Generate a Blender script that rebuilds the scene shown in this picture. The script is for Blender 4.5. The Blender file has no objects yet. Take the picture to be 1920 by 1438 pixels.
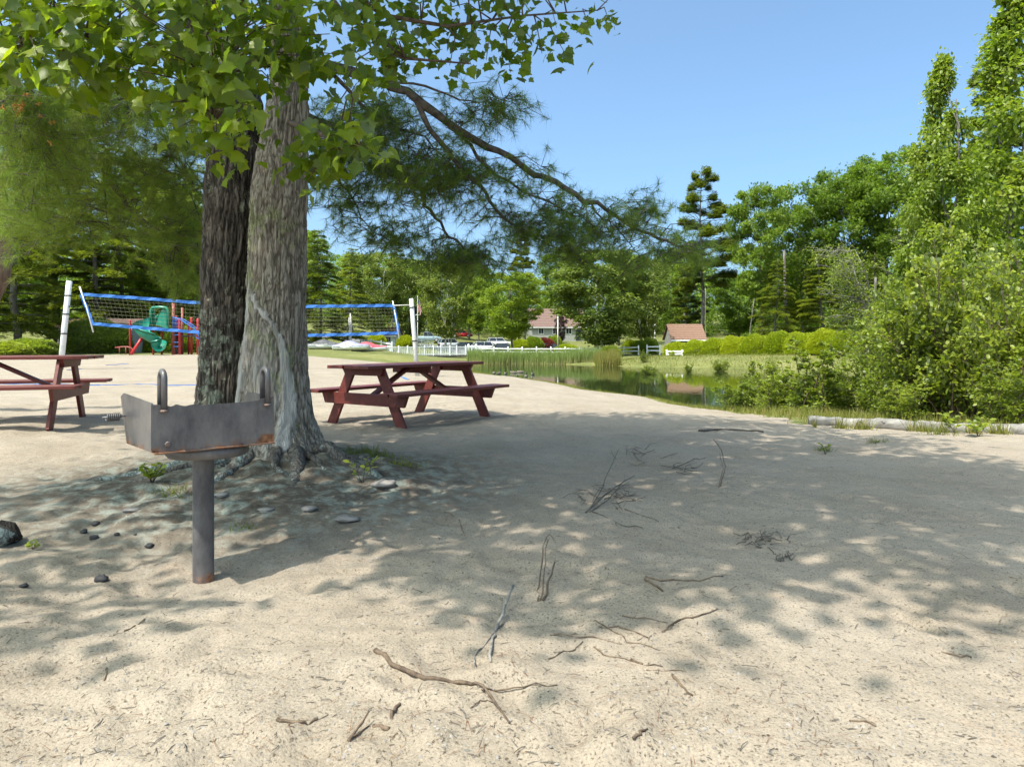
import bpy, math, random
import numpy as np
from mathutils import Vector, Matrix

R = math.radians
SC = bpy.context.scene
COL = SC.collection
rng = np.random.default_rng(7)
rnd = random.Random(11)

# ---------------------------------------------------------------- camera
EYE, HORY, FPX = 1.04, 640.0, 1280.0          # eye height (m), horizon row, focal length (1920 px wide frame)
cam_d = bpy.data.cameras.new('camera')
cam_d.sensor_width = 36; cam_d.lens = 24.0; cam_d.shift_y = -79/1920
cam_d.clip_start = 0.05; cam_d.clip_end = 3000
cam = bpy.data.objects.new('camera', cam_d); COL.objects.link(cam)
cam.location = (0, 0, EYE); cam.rotation_euler = (R(90), 0, 0)
SC.camera = cam

# ---------------------------------------------------------------- sky, sun, exposure
SUN_EL, SUN_AZ = 60.0, 224.0      # azimuth of the direction towards the sun, measured from +X counter-clockwise
sdir = Vector((math.cos(R(SUN_EL))*math.cos(R(SUN_AZ)), math.cos(R(SUN_EL))*math.sin(R(SUN_AZ)), math.sin(R(SUN_EL))))
w = bpy.data.worlds.new('World'); SC.world = w; w.use_nodes = True
nt = w.node_tree; nt.nodes.clear()
sky = nt.nodes.new('ShaderNodeTexSky'); sky.sky_type = 'NISHITA'; sky.sun_disc = False
sky.sun_elevation = R(SUN_EL); sky.sun_rotation = math.atan2(sdir.x, sdir.y)
sky.air_density = 0.58; sky.dust_density = 5.0; sky.ozone_density = 4.0; sky.altitude = 100
bg = nt.nodes.new('ShaderNodeBackground'); bg.inputs[1].default_value = 0.15
wo = nt.nodes.new('ShaderNodeOutputWorld')
tn_ = nt.nodes.new('ShaderNodeMix'); tn_.data_type = 'RGBA'; tn_.blend_type = 'MULTIPLY'; tn_.inputs[0].default_value = 1; tn_.inputs[7].default_value = (.86, 1.03, .96, 1)
nt.links.new(sky.outputs[0], tn_.inputs[6]); nt.links.new(tn_.outputs[2], bg.inputs[0]); nt.links.new(bg.outputs[0], wo.inputs[0])
sun_d = bpy.data.lights.new('sun', 'SUN'); sun_d.energy = 2.4; sun_d.angle = R(0.53); sun_d.color = (1.0, 0.95, 0.86)
sun = bpy.data.objects.new('sun', sun_d); COL.objects.link(sun); sun.location = (-20, -12, 40)
sun.rotation_euler = (-sdir).to_track_quat('-Z', 'Y').to_euler()
SC.view_settings.view_transform = 'Standard'; SC.view_settings.look = 'None'
SC.view_settings.exposure = 1.5; SC.view_settings.gamma = 1.0; SC.view_settings.use_curve_mapping = False
SC.render.engine = 'CYCLES'; SC.cycles.use_denoising = True
SC.cycles.max_bounces = 8; SC.cycles.diffuse_bounces = 6; SC.cycles.transmission_bounces = 4

# ---------------------------------------------------------------- numeric helpers
def _hash(ix, iy, iz, s):
    h = (ix*374761393 + iy*668265263 + iz*2147483647 + s*974634077) & 0xFFFFFFFF
    h = ((h ^ (h >> 13))*1274126177) & 0xFFFFFFFF
    h = h ^ (h >> 16)
    return (h & 0xFFFFFF)/float(0xFFFFFF)
def vnoise(x, y, z=None, s=0):
    x = np.asarray(x, float); y = np.asarray(y, float)
    z = np.zeros_like(x) if z is None else np.asarray(z, float)
    ix, iy, iz = np.floor(x).astype(np.int64), np.floor(y).astype(np.int64), np.floor(z).astype(np.int64)
    fx, fy, fz = x-ix, y-iy, z-iz
    fx, fy, fz = fx*fx*(3-2*fx), fy*fy*(3-2*fy), fz*fz*(3-2*fz)
    r = 0
    for dx in (0, 1):
        for dy in (0, 1):
            for dz in (0, 1):
                wgt = (fx if dx else 1-fx)*(fy if dy else 1-fy)*(fz if dz else 1-fz)
                r = r + wgt*_hash(ix+dx, iy+dy, iz+dz, s)
    return r*2-1
def fbm(x, y, z=None, s=0, oct=3):
    a, t = 1.0, 0
    x = np.asarray(x, float); y = np.asarray(y, float)
    for i in range(oct):
        t = t + a*vnoise(x*2**i, y*2**i, None if z is None else z*2**i, s+i*17); a *= .5
    return t
def sstep(a, b, x):
    t = np.clip((np.asarray(x, float)-a)/(b-a), 0, 1); return t*t*(3-2*t)
def nrm(v):
    return v/np.maximum(np.linalg.norm(v, axis=-1, keepdims=True), 1e-9)

# ---------------------------------------------------------------- terrain shape
WATER_Z = -1.0
POND = np.array([(5.8, 20.1), (4.66, 24.9), (3.24, 29.7), (1.1, 35.3), (-1.97, 42.1), (-3.4, 47.5), (-4.6, 56), (-3.5, 60.5), (1.9, 61),
                 (6.95, 59.6), (8.4, 56.5), (11, 54), (17.8, 51.2), (25, 47), (44, 44), (60, 36), (48, 22), (26, 15), (13, 15.2), (8.2, 16.6)])
def pond_dist(X, Y):
    X = np.asarray(X, float); Y = np.asarray(Y, float)
    d = np.full(X.shape, 1e9); inside = np.zeros(X.shape, bool)
    n = len(POND)
    for i in range(n):
        (x0, y0), (x1, y1) = POND[i], POND[(i+1) % n]
        ex, ey = x1-x0, y1-y0
        t = np.clip(((X-x0)*ex+(Y-y0)*ey)/(ex*ex+ey*ey), 0, 1)
        d = np.minimum(d, np.hypot(X-x0-t*ex, Y-y0-t*ey))
        c = ((y0 > Y) != (y1 > Y))
        with np.errstate(divide='ignore', invalid='ignore'):
            xi = (x1-x0)*(Y-y0)/(y1-y0+1e-12)+x0
        inside ^= c & (X < xi)
    return np.where(inside, -d, d)
_q = random.Random(99); DENT = []      # scuffs and footprints trodden into the sand
for _ in range(420):
    fy = 1.5+10*_q.random()**1.3; DENT.append((_q.uniform(-.85, .85)*fy*.9, fy, _q.uniform(0, math.pi), _q.uniform(.006, .018)))
DENT = np.array(DENT)
def dent_at(dx, dy, an, dp):
    u_ = dx*np.cos(an)+dy*np.sin(an); v_ = -dx*np.sin(an)+dy*np.cos(an); e_ = np.sqrt((u_/.13)**2+(v_/.055)**2)
    return -dp*np.exp(-e_**3)+dp*.5*np.exp(-((e_-1.35)/.35)**2)
def dents(X, Y):
    if X.size < 40:
        D_ = DENT.T[:, :, None]; x_, y_ = X.ravel()[None], Y.ravel()[None]
        return dent_at(x_-D_[0], y_-D_[1], D_[2], D_[3]).sum(0).reshape(X.shape)
    out = np.zeros(X.shape)
    for fx, fy, an, dp in DENT:
        sel = (np.abs(X-fx) < .35) & (np.abs(Y-fy) < .35)
        if sel.any(): out[sel] += dent_at(X[sel]-fx, Y[sel]-fy, an, dp)
    return out
TRK = np.array((-1.83, 5.35))       # foot of the twin trunks
def terrain(X, Y, fine=True):
    X = np.asarray(X, float); Y = np.asarray(Y, float)
    b = 0.10*sstep(-3.5, -6, X)*sstep(3, 7, Y) + .22*sstep(-6, -15, X)*sstep(18, 34, Y)
    t = sstep(46, 70, Y)*sstep(-16, -5, X)
    b = b*(1-t) - 0.75*t
    b = b + .20*sstep(8, 15, X)*sstep(40, 52, Y)*(1-sstep(85, 110, Y))
    b = b + 1.7*sstep(118, 140, Y) + 10*sstep(135, 240, Y) + 2.0*sstep(45, 75, Y)*sstep(-14, -40, X)
    d = pond_dist(X, Y) + .5*fbm(X*.35, Y*.35, s=3, oct=2)
    L = np.where(Y > 45, 6.0, 11.0)
    tt = np.clip(d/L, 0, 1)
    z = WATER_Z + (b-WATER_Z)*(1-(1-tt)**1.7)
    z = np.where(d < 0, WATER_Z + np.maximum(d*.25, -.8), z)
    rr = np.hypot((X-TRK[0])*.9, Y-TRK[1]+.1)
    z = z + .13*np.exp(-(rr/.75)**2) + .035*np.exp(-(rr/1.6)**2)
    z = z - .085*np.exp(-(((X+1.44)/.8)**2+((Y-3.1)/.6)**2))
    if fine:
        near = (1-sstep(14, 30, Y))
        z = z + near*(.020*fbm(X*1.1, Y*1.1, s=5, oct=2) + .020*fbm(X*4.2, Y*4.2, s=9, oct=2)*(.6+.4*vnoise(X*.8, Y*.8, s=33)) + .005*fbm(X*14, Y*14, s=14, oct=2))
        z = z + dents(X, Y)
        root = np.exp(-(rr/1.15)**2)
        z = z + root*.05*np.abs(fbm(X*5, Y*5, s=21, oct=3))
        z = z + .02*sstep(15, 30, Y)*fbm(X*.6, Y*.6, s=8, oct=2)
    return z
def tz(x, y):
    return float(terrain(np.array([x]), np.array([y]))[0])
def G(px, py):
    """point of the terrain seen at a place of the photograph"""
    z = 0.0
    for _ in range(14):
        Y = min(max((EYE-z)*FPX/max(py-HORY, 1.0), .5), 200)
        X = (px-960)/FPX*Y
        z = .5*z+.5*tz(X, Y)
    return Vector((X, Y, tz(X, Y)))
def P(px, py, Y):
    return Vector(((px-960)/FPX*Y, Y, EYE-(py-HORY)/FPX*Y))
def at(px, Y):
    X = (px-960)/FPX*Y
    return Vector((X, Y, tz(X, Y)))

# ---------------------------------------------------------------- materials
def mat_new(name):
    m = bpy.data.materials.new(name); m.use_nodes = True
    n = m.node_tree.nodes; n.clear()
    o = n.new('ShaderNodeOutputMaterial')
    return m, n, m.node_tree.links, o
def ramp(n, cols, pos=None):
    r = n.new('ShaderNodeValToRGB'); e = r.color_ramp.elements
    pos = pos or [i/(len(cols)-1) for i in range(len(cols))]
    while len(e) < len(cols): e.new(.5)
    for i, (c, p) in enumerate(zip(cols, pos)):
        e[i].position = p; e[i].color = (*c, 1) if len(c) == 3 else c
    return r
def noise_tex(n, l, scale, detail=4, rough=.6, stretch=None, coord='Object'):
    tc = n.new('ShaderNodeTexCoord'); mp = n.new('ShaderNodeMapping')
    if stretch: mp.inputs['Scale'].default_value = stretch
    l.new(tc.outputs[coord], mp.inputs[0])
    t = n.new('ShaderNodeTexNoise'); t.inputs['Scale'].default_value = scale
    t.inputs['Detail'].default_value = detail; t.inputs['Roughness'].default_value = rough
    l.new(mp.outputs[0], t.inputs['Vector'])
    return t
def rough_mat(name, c1, c2, scale=8, rough=.7, bump=.15, metal=0, stretch=None, spec=.4, detail=5, lo=.35, hi=.65, dist=.01):
    m, n, l, o = mat_new(name)
    b = n.new('ShaderNodeBsdfPrincipled'); b.inputs['Roughness'].default_value = rough; b.inputs['Metallic'].default_value = metal
    b.inputs['Specular IOR Level'].default_value = spec
    t = noise_tex(n, l, scale, detail, stretch=stretch)
    r = ramp(n, [c1, c2], [lo, hi]); l.new(t.outputs[0], r.inputs[0]); l.new(r.outputs[0], b.inputs['Base Color'])
    if bump:
        bp = n.new('ShaderNodeBump'); bp.inputs['Strength'].default_value = bump; bp.inputs['Distance'].default_value = dist
        t2 = noise_tex(n, l, scale*3, 4, stretch=stretch); l.new(t2.outputs[0], bp.inputs['Height']); l.new(bp.outputs[0], b.inputs['Normal'])
    l.new(b.outputs[0], o.inputs[0]); return m
def leaf_mat(name, cols, trans=.35, under=None, spec=.25, rough=.5, per_obj=1.0, tcol=None):
    m, n, l, o = mat_new(name)
    cols = [tuple(x*y for x, y in zip(c, (1.5, 1.42, 1.3))) for c in cols]
    a = n.new('ShaderNodeAttribute'); a.attribute_name = 'tint'
    oi = n.new('ShaderNodeObjectInfo')
    sub = n.new('ShaderNodeMath'); sub.operation = 'MULTIPLY_ADD'; sub.inputs[1].default_value = .5*per_obj; l.new(oi.outputs['Random'], sub.inputs[0]); l.new(a.outputs['Fac'], sub.inputs[2])
    s2 = n.new('ShaderNodeMath'); s2.operation = 'SUBTRACT'; s2.inputs[1].default_value = .25*per_obj; l.new(sub.outputs[0], s2.inputs[0])
    r = ramp(n, cols); l.new(s2.outputs[0], r.inputs[0])
    col = r.outputs[0]
    if under:
        g = n.new('ShaderNodeNewGeometry'); mx = n.new('ShaderNodeMix'); mx.data_type = 'RGBA'
        l.new(g.outputs['Backfacing'], mx.inputs[0]); l.new(r.outputs[0], mx.inputs[6]); mx.inputs[7].default_value = (*under, 1); col = mx.outputs[2]
    b = n.new('ShaderNodeBsdfPrincipled'); b.inputs['Roughness'].default_value = rough; b.inputs['Specular IOR Level'].default_value = spec
    l.new(col, b.inputs['Base Color'])
    tr = n.new('ShaderNodeBsdfTranslucent')
    g2 = n.new('ShaderNodeMix'); g2.data_type = 'RGBA'; g2.blend_type = 'MULTIPLY'; g2.inputs[0].default_value = 1
    l.new(r.outputs[0], g2.inputs[6]); g2.inputs[7].default_value = (*(tcol or (1.5, 1.6, .6)), 1); l.new(g2.outputs[2], tr.inputs[0])
    ms = n.new('ShaderNodeMixShader'); ms.inputs[0].default_value = trans
    l.new(b.outputs[0], ms.inputs[1]); l.new(tr.outputs[0], ms.inputs[2]); l.new(ms.outputs[0], o.inputs[0])
    return m

def sand_material():
    m, n, l, o = mat_new('sand_and_turf')
    b = n.new('ShaderNodeBsdfPrincipled'); b.inputs['Roughness'].default_value = .95; b.inputs['Specular IOR Level'].default_value = .15
    t1 = noise_tex(n, l, 1.3, 6, .6); r1 = ramp(n, [(.246, .201, .149), (.292, .243, .186), (.328, .279, .219)], [.25, .5, .75]); l.new(t1.outputs[0], r1.inputs[0])
    t2 = noise_tex(n, l, 130, 3, .7); r2 = ramp(n, [(.32, .30, .28), (.90, .90, .90), (1.0, 1.0, 1.0), (1.30, 1.28, 1.24)], [.32, .43, .58, .72]); l.new(t2.outputs[0], r2.inputs[0])
    mx = n.new('ShaderNodeMix'); mx.data_type = 'RGBA'; mx.blend_type = 'MULTIPLY'; mx.inputs[0].default_value = 1
    l.new(r1.outputs[0], mx.inputs[6]); l.new(r2.outputs[0], mx.inputs[7])
    # coarse dark grit
    t3 = noise_tex(n, l, 55, 2, .5); r3 = ramp(n, [(.30, .27, .24), (1, 1, 1)], [.28, .36]); l.new(t3.outputs[0], r3.inputs[0])
    mg = n.new('ShaderNodeMix'); mg.data_type = 'RGBA'; mg.blend_type = 'MULTIPLY'; mg.inputs[0].default_value = .85
    l.new(mx.outputs[2], mg.inputs[6]); l.new(r3.outputs[0], mg.inputs[7])
    # rusty needle-litter patches
    t4 = noise_tex(n, l, 2.6, 5, .65); r4 = ramp(n, [(0, 0, 0), (1, 1, 1)], [.60, .78]); l.new(t4.outputs[0], r4.inputs[0])
    m4 = n.new('ShaderNodeMix'); m4.data_type = 'RGBA'; m4.inputs[7].default_value = (.32, .215, .14, 1)
    k4 = n.new('ShaderNodeMath'); k4.operation = 'MULTIPLY'; k4.inputs[1].default_value = .55; l.new(r4.outputs[0], k4.inputs[0])
    l.new(k4.outputs[0], m4.inputs[0]); l.new(mg.outputs[2], m4.inputs[6])
    # dark duff and lichen around the roots
    ar = n.new('ShaderNodeAttribute'); ar.attribute_name = 'duff'
    t6 = noise_tex(n, l, 9, 6, .7); r6 = ramp(n, [(.045, .035, .026), (.105, .088, .068), (.19, .21, .18), (.085, .080, .04)], [.3, .48, .62, .75]); l.new(t6.outputs[0], r6.inputs[0])
    t6b = noise_tex(n, l, 4, 6, .75); a6 = n.new('ShaderNodeMath'); a6.operation = 'MULTIPLY_ADD'; a6.inputs[1].default_value = 2.2; a6.inputs[2].default_value = -1.1
    l.new(t6b.outputs[0], a6.inputs[0]); s6 = n.new('ShaderNodeMath'); s6.operation = 'MULTIPLY_ADD'; s6.inputs[1].default_value = 2.0; s6.use_clamp = True
    l.new(ar.outputs['Fac'], s6.inputs[0]); l.new(a6.outputs[0], s6.inputs[2])
    k6 = n.new('ShaderNodeMath'); k6.operation = 'MULTIPLY'; l.new(s6.outputs[0], k6.inputs[0]); l.new(ar.outputs['Fac'], k6.inputs[1])
    m6 = n.new('ShaderNodeMix'); m6.data_type = 'RGBA'; l.new(k6.outputs[0], m6.inputs[0]); l.new(m4.outputs[2], m6.inputs[6]); l.new(r6.outputs[0], m6.inputs[7])
    # turf
    ag = n.new('ShaderNodeAttribute'); ag.attribute_name = 'turf'
    t5 = noise_tex(n, l, .5, 8, .7); r5 = ramp(n, [(.085, .100, .026), (.145, .150, .048), (.21, .18, .085)], [.3, .55, .8]); l.new(t5.outputs[0], r5.inputs[0])
    t5b = noise_tex(n, l, 3.0, 6, .7); r5b = ramp(n, [(0, 0, 0), (1, 1, 1)], [.42, .58])
    ad = n.new('ShaderNodeMath'); ad.operation = 'MULTIPLY_ADD'; ad.inputs[1].default_value = .6; l.new(t5b.outputs[0], ad.inputs[0])
    sb = n.new('ShaderNodeMath'); sb.operation = 'SUBTRACT'; sb.inputs[1].default_value = .3; l.new(ag.outputs['Fac'], sb.inputs[0]); l.new(sb.outputs[0], ad.inputs[2])
    l.new(ad.outputs[0], r5b.inputs[0])
    m5 = n.new('ShaderNodeMix'); m5.data_type = 'RGBA'; l.new(r5b.outputs[0], m5.inputs[0]); l.new(m6.outputs[2], m5.inputs[6]); l.new(r5.outputs[0], m5.inputs[7])
    l.new(m5.outputs[2], b.inputs['Base Color'])
    bp = n.new('ShaderNodeBump'); bp.inputs['Strength'].default_value = .55; bp.inputs['Distance'].default_value = .006
    l.new(t2.outputs[0], bp.inputs['Height'])
    bp2 = n.new('ShaderNodeBump'); bp2.inputs['Strength'].default_value = .45; bp2.inputs['Distance'].default_value = .03
    t7 = noise_tex(n, l, 16, 4, .6); l.new(t7.outputs[0], bp2.inputs['Height']); l.new(bp.outputs[0], bp2.inputs['Normal'])
    l.new(bp2.outputs[0], b.inputs['Normal'])
    l.new(b.outputs[0], o.inputs[0]); return m

def bark_material(name, c_dark, c_mid, c_light, lichen, lich_amt, scar=None):
    m, n, l, o = mat_new(name)
    b = n.new('ShaderNodeBsdfPrincipled'); b.inputs['Roughness'].default_value = .9; b.inputs['Specular IOR Level'].default_value = .15
    a = n.new('ShaderNodeAttribute'); a.attribute_name = 'ridge'
    t = noise_tex(n, l, 26, 6, .7, (1, 1, .35))
    ad = n.new('ShaderNodeMath'); ad.operation = 'MULTIPLY_ADD'; ad.inputs[1].default_value = .55; l.new(t.outputs[0], ad.inputs[0])
    hv = n.new('ShaderNodeMath'); hv.operation = 'MULTIPLY'; hv.inputs[1].default_value = .62; l.new(a.outputs['Fac'], hv.inputs[0]); l.new(hv.outputs[0], ad.inputs[2])
    r = ramp(n, [c_dark, c_mid, c_light], [.28, .55, .85]); l.new(ad.outputs[0], r.inputs[0])
    # lichen patches
    t2 = noise_tex(n, l, 11, 7, .72); t3 = noise_tex(n, l, 1.6, 2, .5)
    mm = n.new('ShaderNodeMath'); mm.operation = 'MULTIPLY'; l.new(t2.outputs[0], mm.inputs[0]); l.new(t3.outputs[0], mm.inputs[1])
    r2 = ramp(n, [(0, 0, 0), (1, 1, 1)], [.335-lich_amt, .36-lich_amt]); l.new(mm.outputs[0], r2.inputs[0])
    k = n.new('ShaderNodeMath'); k.operation = 'MULTIPLY'; k.inputs[1].default_value = .8; l.new(r2.outputs[0], k.inputs[0])
    mx = n.new('ShaderNodeMix'); mx.data_type = 'RGBA'; l.new(k.outputs[0], mx.inputs[0]); l.new(r.outputs[0], mx.inputs[6])
    t4 = noise_tex(n, l, 60, 3); r4 = ramp(n, [tuple(x*.6 for x in lichen), lichen], [.35, .6]); l.new(t4.outputs[0], r4.inputs[0]); l.new(r4.outputs[0], mx.inputs[7])
    col = mx.outputs[2]
    if scar:
        s = n.new('ShaderNodeAttribute'); s.attribute_name = 'scar'
        t5 = noise_tex(n, l, 14, 5, .6, (1, 1, .18)); r5 = ramp(n, [tuple(x*.45 for x in scar), scar], [.32, .6]); l.new(t5.outputs[0], r5.inputs[0])
        m5 = n.new('ShaderNodeMix'); m5.data_type = 'RGBA'; l.new(s.outputs['Fac'], m5.inputs[0]); l.new(col, m5.inputs[6]); l.new(r5.outputs[0], m5.inputs[7]); col = m5.outputs[2]
    l.new(col, b.inputs['Base Color'])
    # cracks between the bark plates
    tcv = n.new('ShaderNodeTexCoord'); mpv = n.new('ShaderNodeMapping'); mpv.inputs['Scale'].default_value = (1, 1, .19); l.new(tcv.outputs['Object'], mpv.inputs[0])
    nv_ = n.new('ShaderNodeTexNoise'); nv_.inputs['Scale'].default_value = 9; nv_.inputs['Detail'].default_value = 4; l.new(mpv.outputs[0], nv_.inputs['Vector'])
    mv = n.new('ShaderNodeMix'); mv.data_type = 'VECTOR'; mv.inputs[0].default_value = .16; l.new(mpv.outputs[0], mv.inputs[4]); l.new(nv_.outputs['Color'], mv.inputs[5])
    vo = n.new('ShaderNodeTexVoronoi'); vo.feature = 'DISTANCE_TO_EDGE'; vo.inputs['Scale'].default_value = 34; l.new(mv.outputs[1], vo.inputs['Vector'])
    rv = ramp(n, [(.22, .20, .18), (1, 1, 1)], [.02, .16]); l.new(vo.outputs[0], rv.inputs[0])
    mcv = n.new('ShaderNodeMix'); mcv.data_type = 'RGBA'; mcv.blend_type = 'MULTIPLY'; l.new(col, mcv.inputs[6]); l.new(rv.outputs[0], mcv.inputs[7])
    if scar:
        iv = n.new('ShaderNodeMath'); iv.operation = 'SUBTRACT'; iv.inputs[0].default_value = .68; iv.use_clamp = True; l.new(s.outputs['Fac'], iv.inputs[1]); l.new(iv.outputs[0], mcv.inputs[0])
    else: mcv.inputs[0].default_value = .7
    l.new(mcv.outputs[2], b.inputs['Base Color'])
    bp = n.new('ShaderNodeBump'); bp.inputs['Strength'].default_value = .7; bp.inputs['Distance'].default_value = .012
    l.new(t.outputs[0], bp.inputs['Height'])
    bpv = n.new('ShaderNodeBump'); bpv.inputs['Strength'].default_value = .6; bpv.inputs['Distance'].default_value = .010
    l.new(rv.outputs[0], bpv.inputs['Height']); l.new(bp.outputs[0], bpv.inputs['Normal']); l.new(bpv.outputs[0], b.inputs['Normal'])
    l.new(b.outputs[0], o.inputs[0]); return m

def water_material():
    m, n, l, o = mat_new('pond_water')
    b = n.new('ShaderNodeBsdfPrincipled'); b.inputs['Base Color'].default_value = (.022, .030, .010, 1); b.inputs['Roughness'].default_value = .03
    b.inputs['IOR'].default_value = 1.33; b.inputs['Specular IOR Level'].default_value = .5
    t = noise_tex(n, l, 1.1, 3, .5, (1, .35, 1)); t2 = noise_tex(n, l, 5.0, 2, .5, (1, .5, 1))
    ad = n.new('ShaderNodeMath'); ad.operation = 'MULTIPLY_ADD'; ad.inputs[1].default_value = .3; l.new(t2.outputs[0], ad.inputs[0]); l.new(t.outputs[0], ad.inputs[2])
    bp = n.new('ShaderNodeBump'); bp.inputs['Strength'].default_value = .10; bp.inputs['Distance'].default_value = .05
    l.new(ad.outputs[0], bp.inputs['Height']); l.new(bp.outputs[0], b.inputs['Normal']); l.new(b.outputs[0], o.inputs[0]); return m

def painted_wood():
    m, n, l, o = mat_new('red_painted_wood')
    b = n.new('ShaderNodeBsdfPrincipled'); b.inputs['Roughness'].default_value = .5; b.inputs['Specular IOR Level'].default_value = .4
    t = noise_tex(n, l, 4, 6, .65, (1, 6, 6)); r = ramp(n, [(.098, .019, .015), (.138, .028, .021), (.165, .050, .037)], [.3, .55, .8]); l.new(t.outputs[0], r.inputs[0])
    # worn paint with grey-brown wood showing through
    t2 = noise_tex(n, l, 7, 8, .75, (.6, 3, 3)); r2 = ramp(n, [(0, 0, 0), (1, 1, 1)], [.63, .70]); l.new(t2.outputs[0], r2.inputs[0])
    mx = n.new('ShaderNodeMix'); mx.data_type = 'RGBA'; mx.inputs[7].default_value = (.20, .125, .09, 1)
    l.new(r2.outputs[0], mx.inputs[0]); l.new(r.outputs[0], mx.inputs[6]); l.new(mx.outputs[2], b.inputs['Base Color'])
    bp = n.new('ShaderNodeBump'); bp.inputs['Strength'].default_value = .25; bp.inputs['Distance'].default_value = .004
    t3 = noise_tex(n, l, 30, 4, .6, (.12, 1, 1)); l.new(t3.outputs[0], bp.inputs['Height']); l.new(bp.outputs[0], b.inputs['Normal'])
    l.new(b.outputs[0], o.inputs[0]); return m

def rusty_steel(name, rust_bias=0.0):
    m, n, l, o = mat_new(name)
    b = n.new('ShaderNodeBsdfPrincipled'); b.inputs['Metallic'].default_value = .25; b.inputs['Roughness'].default_value = .5
    t = noise_tex(n, l, 7, 9, .72, (1, 1, .45)); r = ramp(n, [(.070, .065, .067), (.120, .112, .113), (.190, .172, .160)], [.36, .5, .68]); l.new(t.outputs[0], r.inputs[0])
    a = n.new('ShaderNodeAttribute'); a.attribute_name = 'rust'
    t2 = noise_tex(n, l, 16, 7, .7); ad = n.new('ShaderNodeMath'); ad.operation = 'ADD'; l.new(a.outputs['Fac'], ad.inputs[0]); l.new(t2.outputs[0], ad.inputs[1])
    r2 = ramp(n, [(0, 0, 0), (1, 1, 1)], [.70-rust_bias, .88-rust_bias]); l.new(ad.outputs[0], r2.inputs[0])
    t3 = noise_tex(n, l, 40, 4, .6); r3 = ramp(n, [(.10, .042, .02), (.23, .10, .045), (.30, .19, .12)], [.3, .5, .75]); l.new(t3.outputs[0], r3.inputs[0])
    mx = n.new('ShaderNodeMix'); mx.data_type = 'RGBA'; l.new(r2.outputs[0], mx.inputs[0]); l.new(r.outputs[0], mx.inputs[6]); l.new(r3.outputs[0], mx.inputs[7])
    l.new(mx.outputs[2], b.inputs['Base Color'])
    rr = ramp(n, [(.42, .42, .42), (.9, .9, .9)], [0, 1]); l.new(r2.outputs[0], rr.inputs[0]); l.new(rr.outputs[0], b.inputs['Roughness'])
    bp = n.new('ShaderNodeBump'); bp.inputs['Strength'].default_value = .2; bp.inputs['Distance'].default_value = .004
    l.new(t2.outputs[0], bp.inputs['Height']); l.new(bp.outputs[0], b.inputs['Normal'])
    l.new(b.outputs[0], o.inputs[0]); return m

def attr_mat(name, rough=.7, spec=.3, attr='col'):
    m, n, l, o = mat_new(name)
    b = n.new('ShaderNodeBsdfPrincipled'); b.inputs['Roughness'].default_value = rough; b.inputs['Specular IOR Level'].default_value = spec
    a = n.new('ShaderNodeAttribute'); a.attribute_name = attr
    t = noise_tex(n, l, 25, 3); r = ramp(n, [(.8, .8, .8), (1.1, 1.1, 1.1)], [.3, .7]); l.new(t.outputs[0], r.inputs[0])
    mx = n.new('ShaderNodeMix'); mx.data_type = 'RGBA'; mx.blend_type = 'MULTIPLY'; mx.inputs[0].default_value = 1
    l.new(a.outputs['Color'], mx.inputs[6]); l.new(r.outputs[0], mx.inputs[7]); l.new(mx.outputs[2], b.inputs['Base Color']); l.new(b.outputs[0], o.inputs[0]); return m
def glass_mat(name):
    m, n, l, o = mat_new(name)
    b = n.new('ShaderNodeBsdfPrincipled'); b.inputs['Roughness'].default_value = .06; b.inputs['Specular IOR Level'].default_value = .8
    t = noise_tex(n, l, 1.5, 2); r = ramp(n, [(.012, .016, .020), (.03, .036, .04)]); l.new(t.outputs[0], r.inputs[0]); l.new(r.outputs[0], b.inputs['Base Color']); l.new(b.outputs[0], o.inputs[0]); return m

M = {}
M['sand'] = sand_material()
M['water'] = water_material()
M['wood'] = painted_wood()
M['steel'] = rusty_steel('weathered_grill_steel')
M['bark_pale'] = bark_material('pale_maple_bark', (.095, .078, .060), (.275, .232, .183), (.40, .355, .295), (.33, .335, .17), .034, scar=(.50, .47, .43))
M['bark_dark'] = bark_material('dark_pine_bark', (.022, .018, .015), (.080, .066, .053), (.16, .138, .115), (.31, .32, .24), .05)
M['bark_root'] = bark_material('lichened_root_bark', (.05, .043, .036), (.13, .115, .10), (.22, .205, .18), (.31, .36, .33), .075)
M['bark_far'] = rough_mat('grey_tree_bark', (.07, .058, .048), (.17, .15, .13), 5, .9, .4, stretch=(1, 1, .3))
M['bark_red'] = rough_mat('reddish_pine_bark', (.10, .065, .045), (.26, .18, .13), 9, .9, .6, stretch=(1, 1, .25))
M['bark_birch'] = rough_mat('white_birch_bark', (.22, .205, .185), (.62, .60, .56), 6, .8, .2, stretch=(1, 1, 2.5), lo=.3, hi=.5)
M['limb'] = rough_mat('pine_limb_bark', (.045, .035, .028), (.17, .145, .12), 18, .9, .5, lo=.35, hi=.7)
M['twig'] = rough_mat('dry_twig_bark', (.055, .036, .024), (.17, .120, .080), 30, .85, .3)
M['twig_grey'] = rough_mat('grey_dry_twig_bark', (.10, .09, .08), (.30, .275, .24), 30, .85, .3)
M['maple'] = leaf_mat('maple_leaf', [(.065, .105, .010), (.108, .158, .013), (.150, .195, .017), (.195, .22, .022)], .58, under=(.17, .21, .11), spec=.45, rough=.42, tcol=(1.6, 1.7, .5))
M['maple_crown'] = leaf_mat('maple_crown_leaf', [(.11, .14, .05), (.17, .205, .08)], .7)
M['needle'] = leaf_mat('pine_needle', [(.070, .120, .026), (.108, .165, .034), (.145, .192, .042), (.150, .178, .048)], .5, spec=.3, tcol=(1.4, 1.5, .7))
M['needle_far'] = leaf_mat('far_pine_needle', [(.048, .068, .018), (.090, .115, .024), (.15, .16, .03)], .42)
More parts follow.
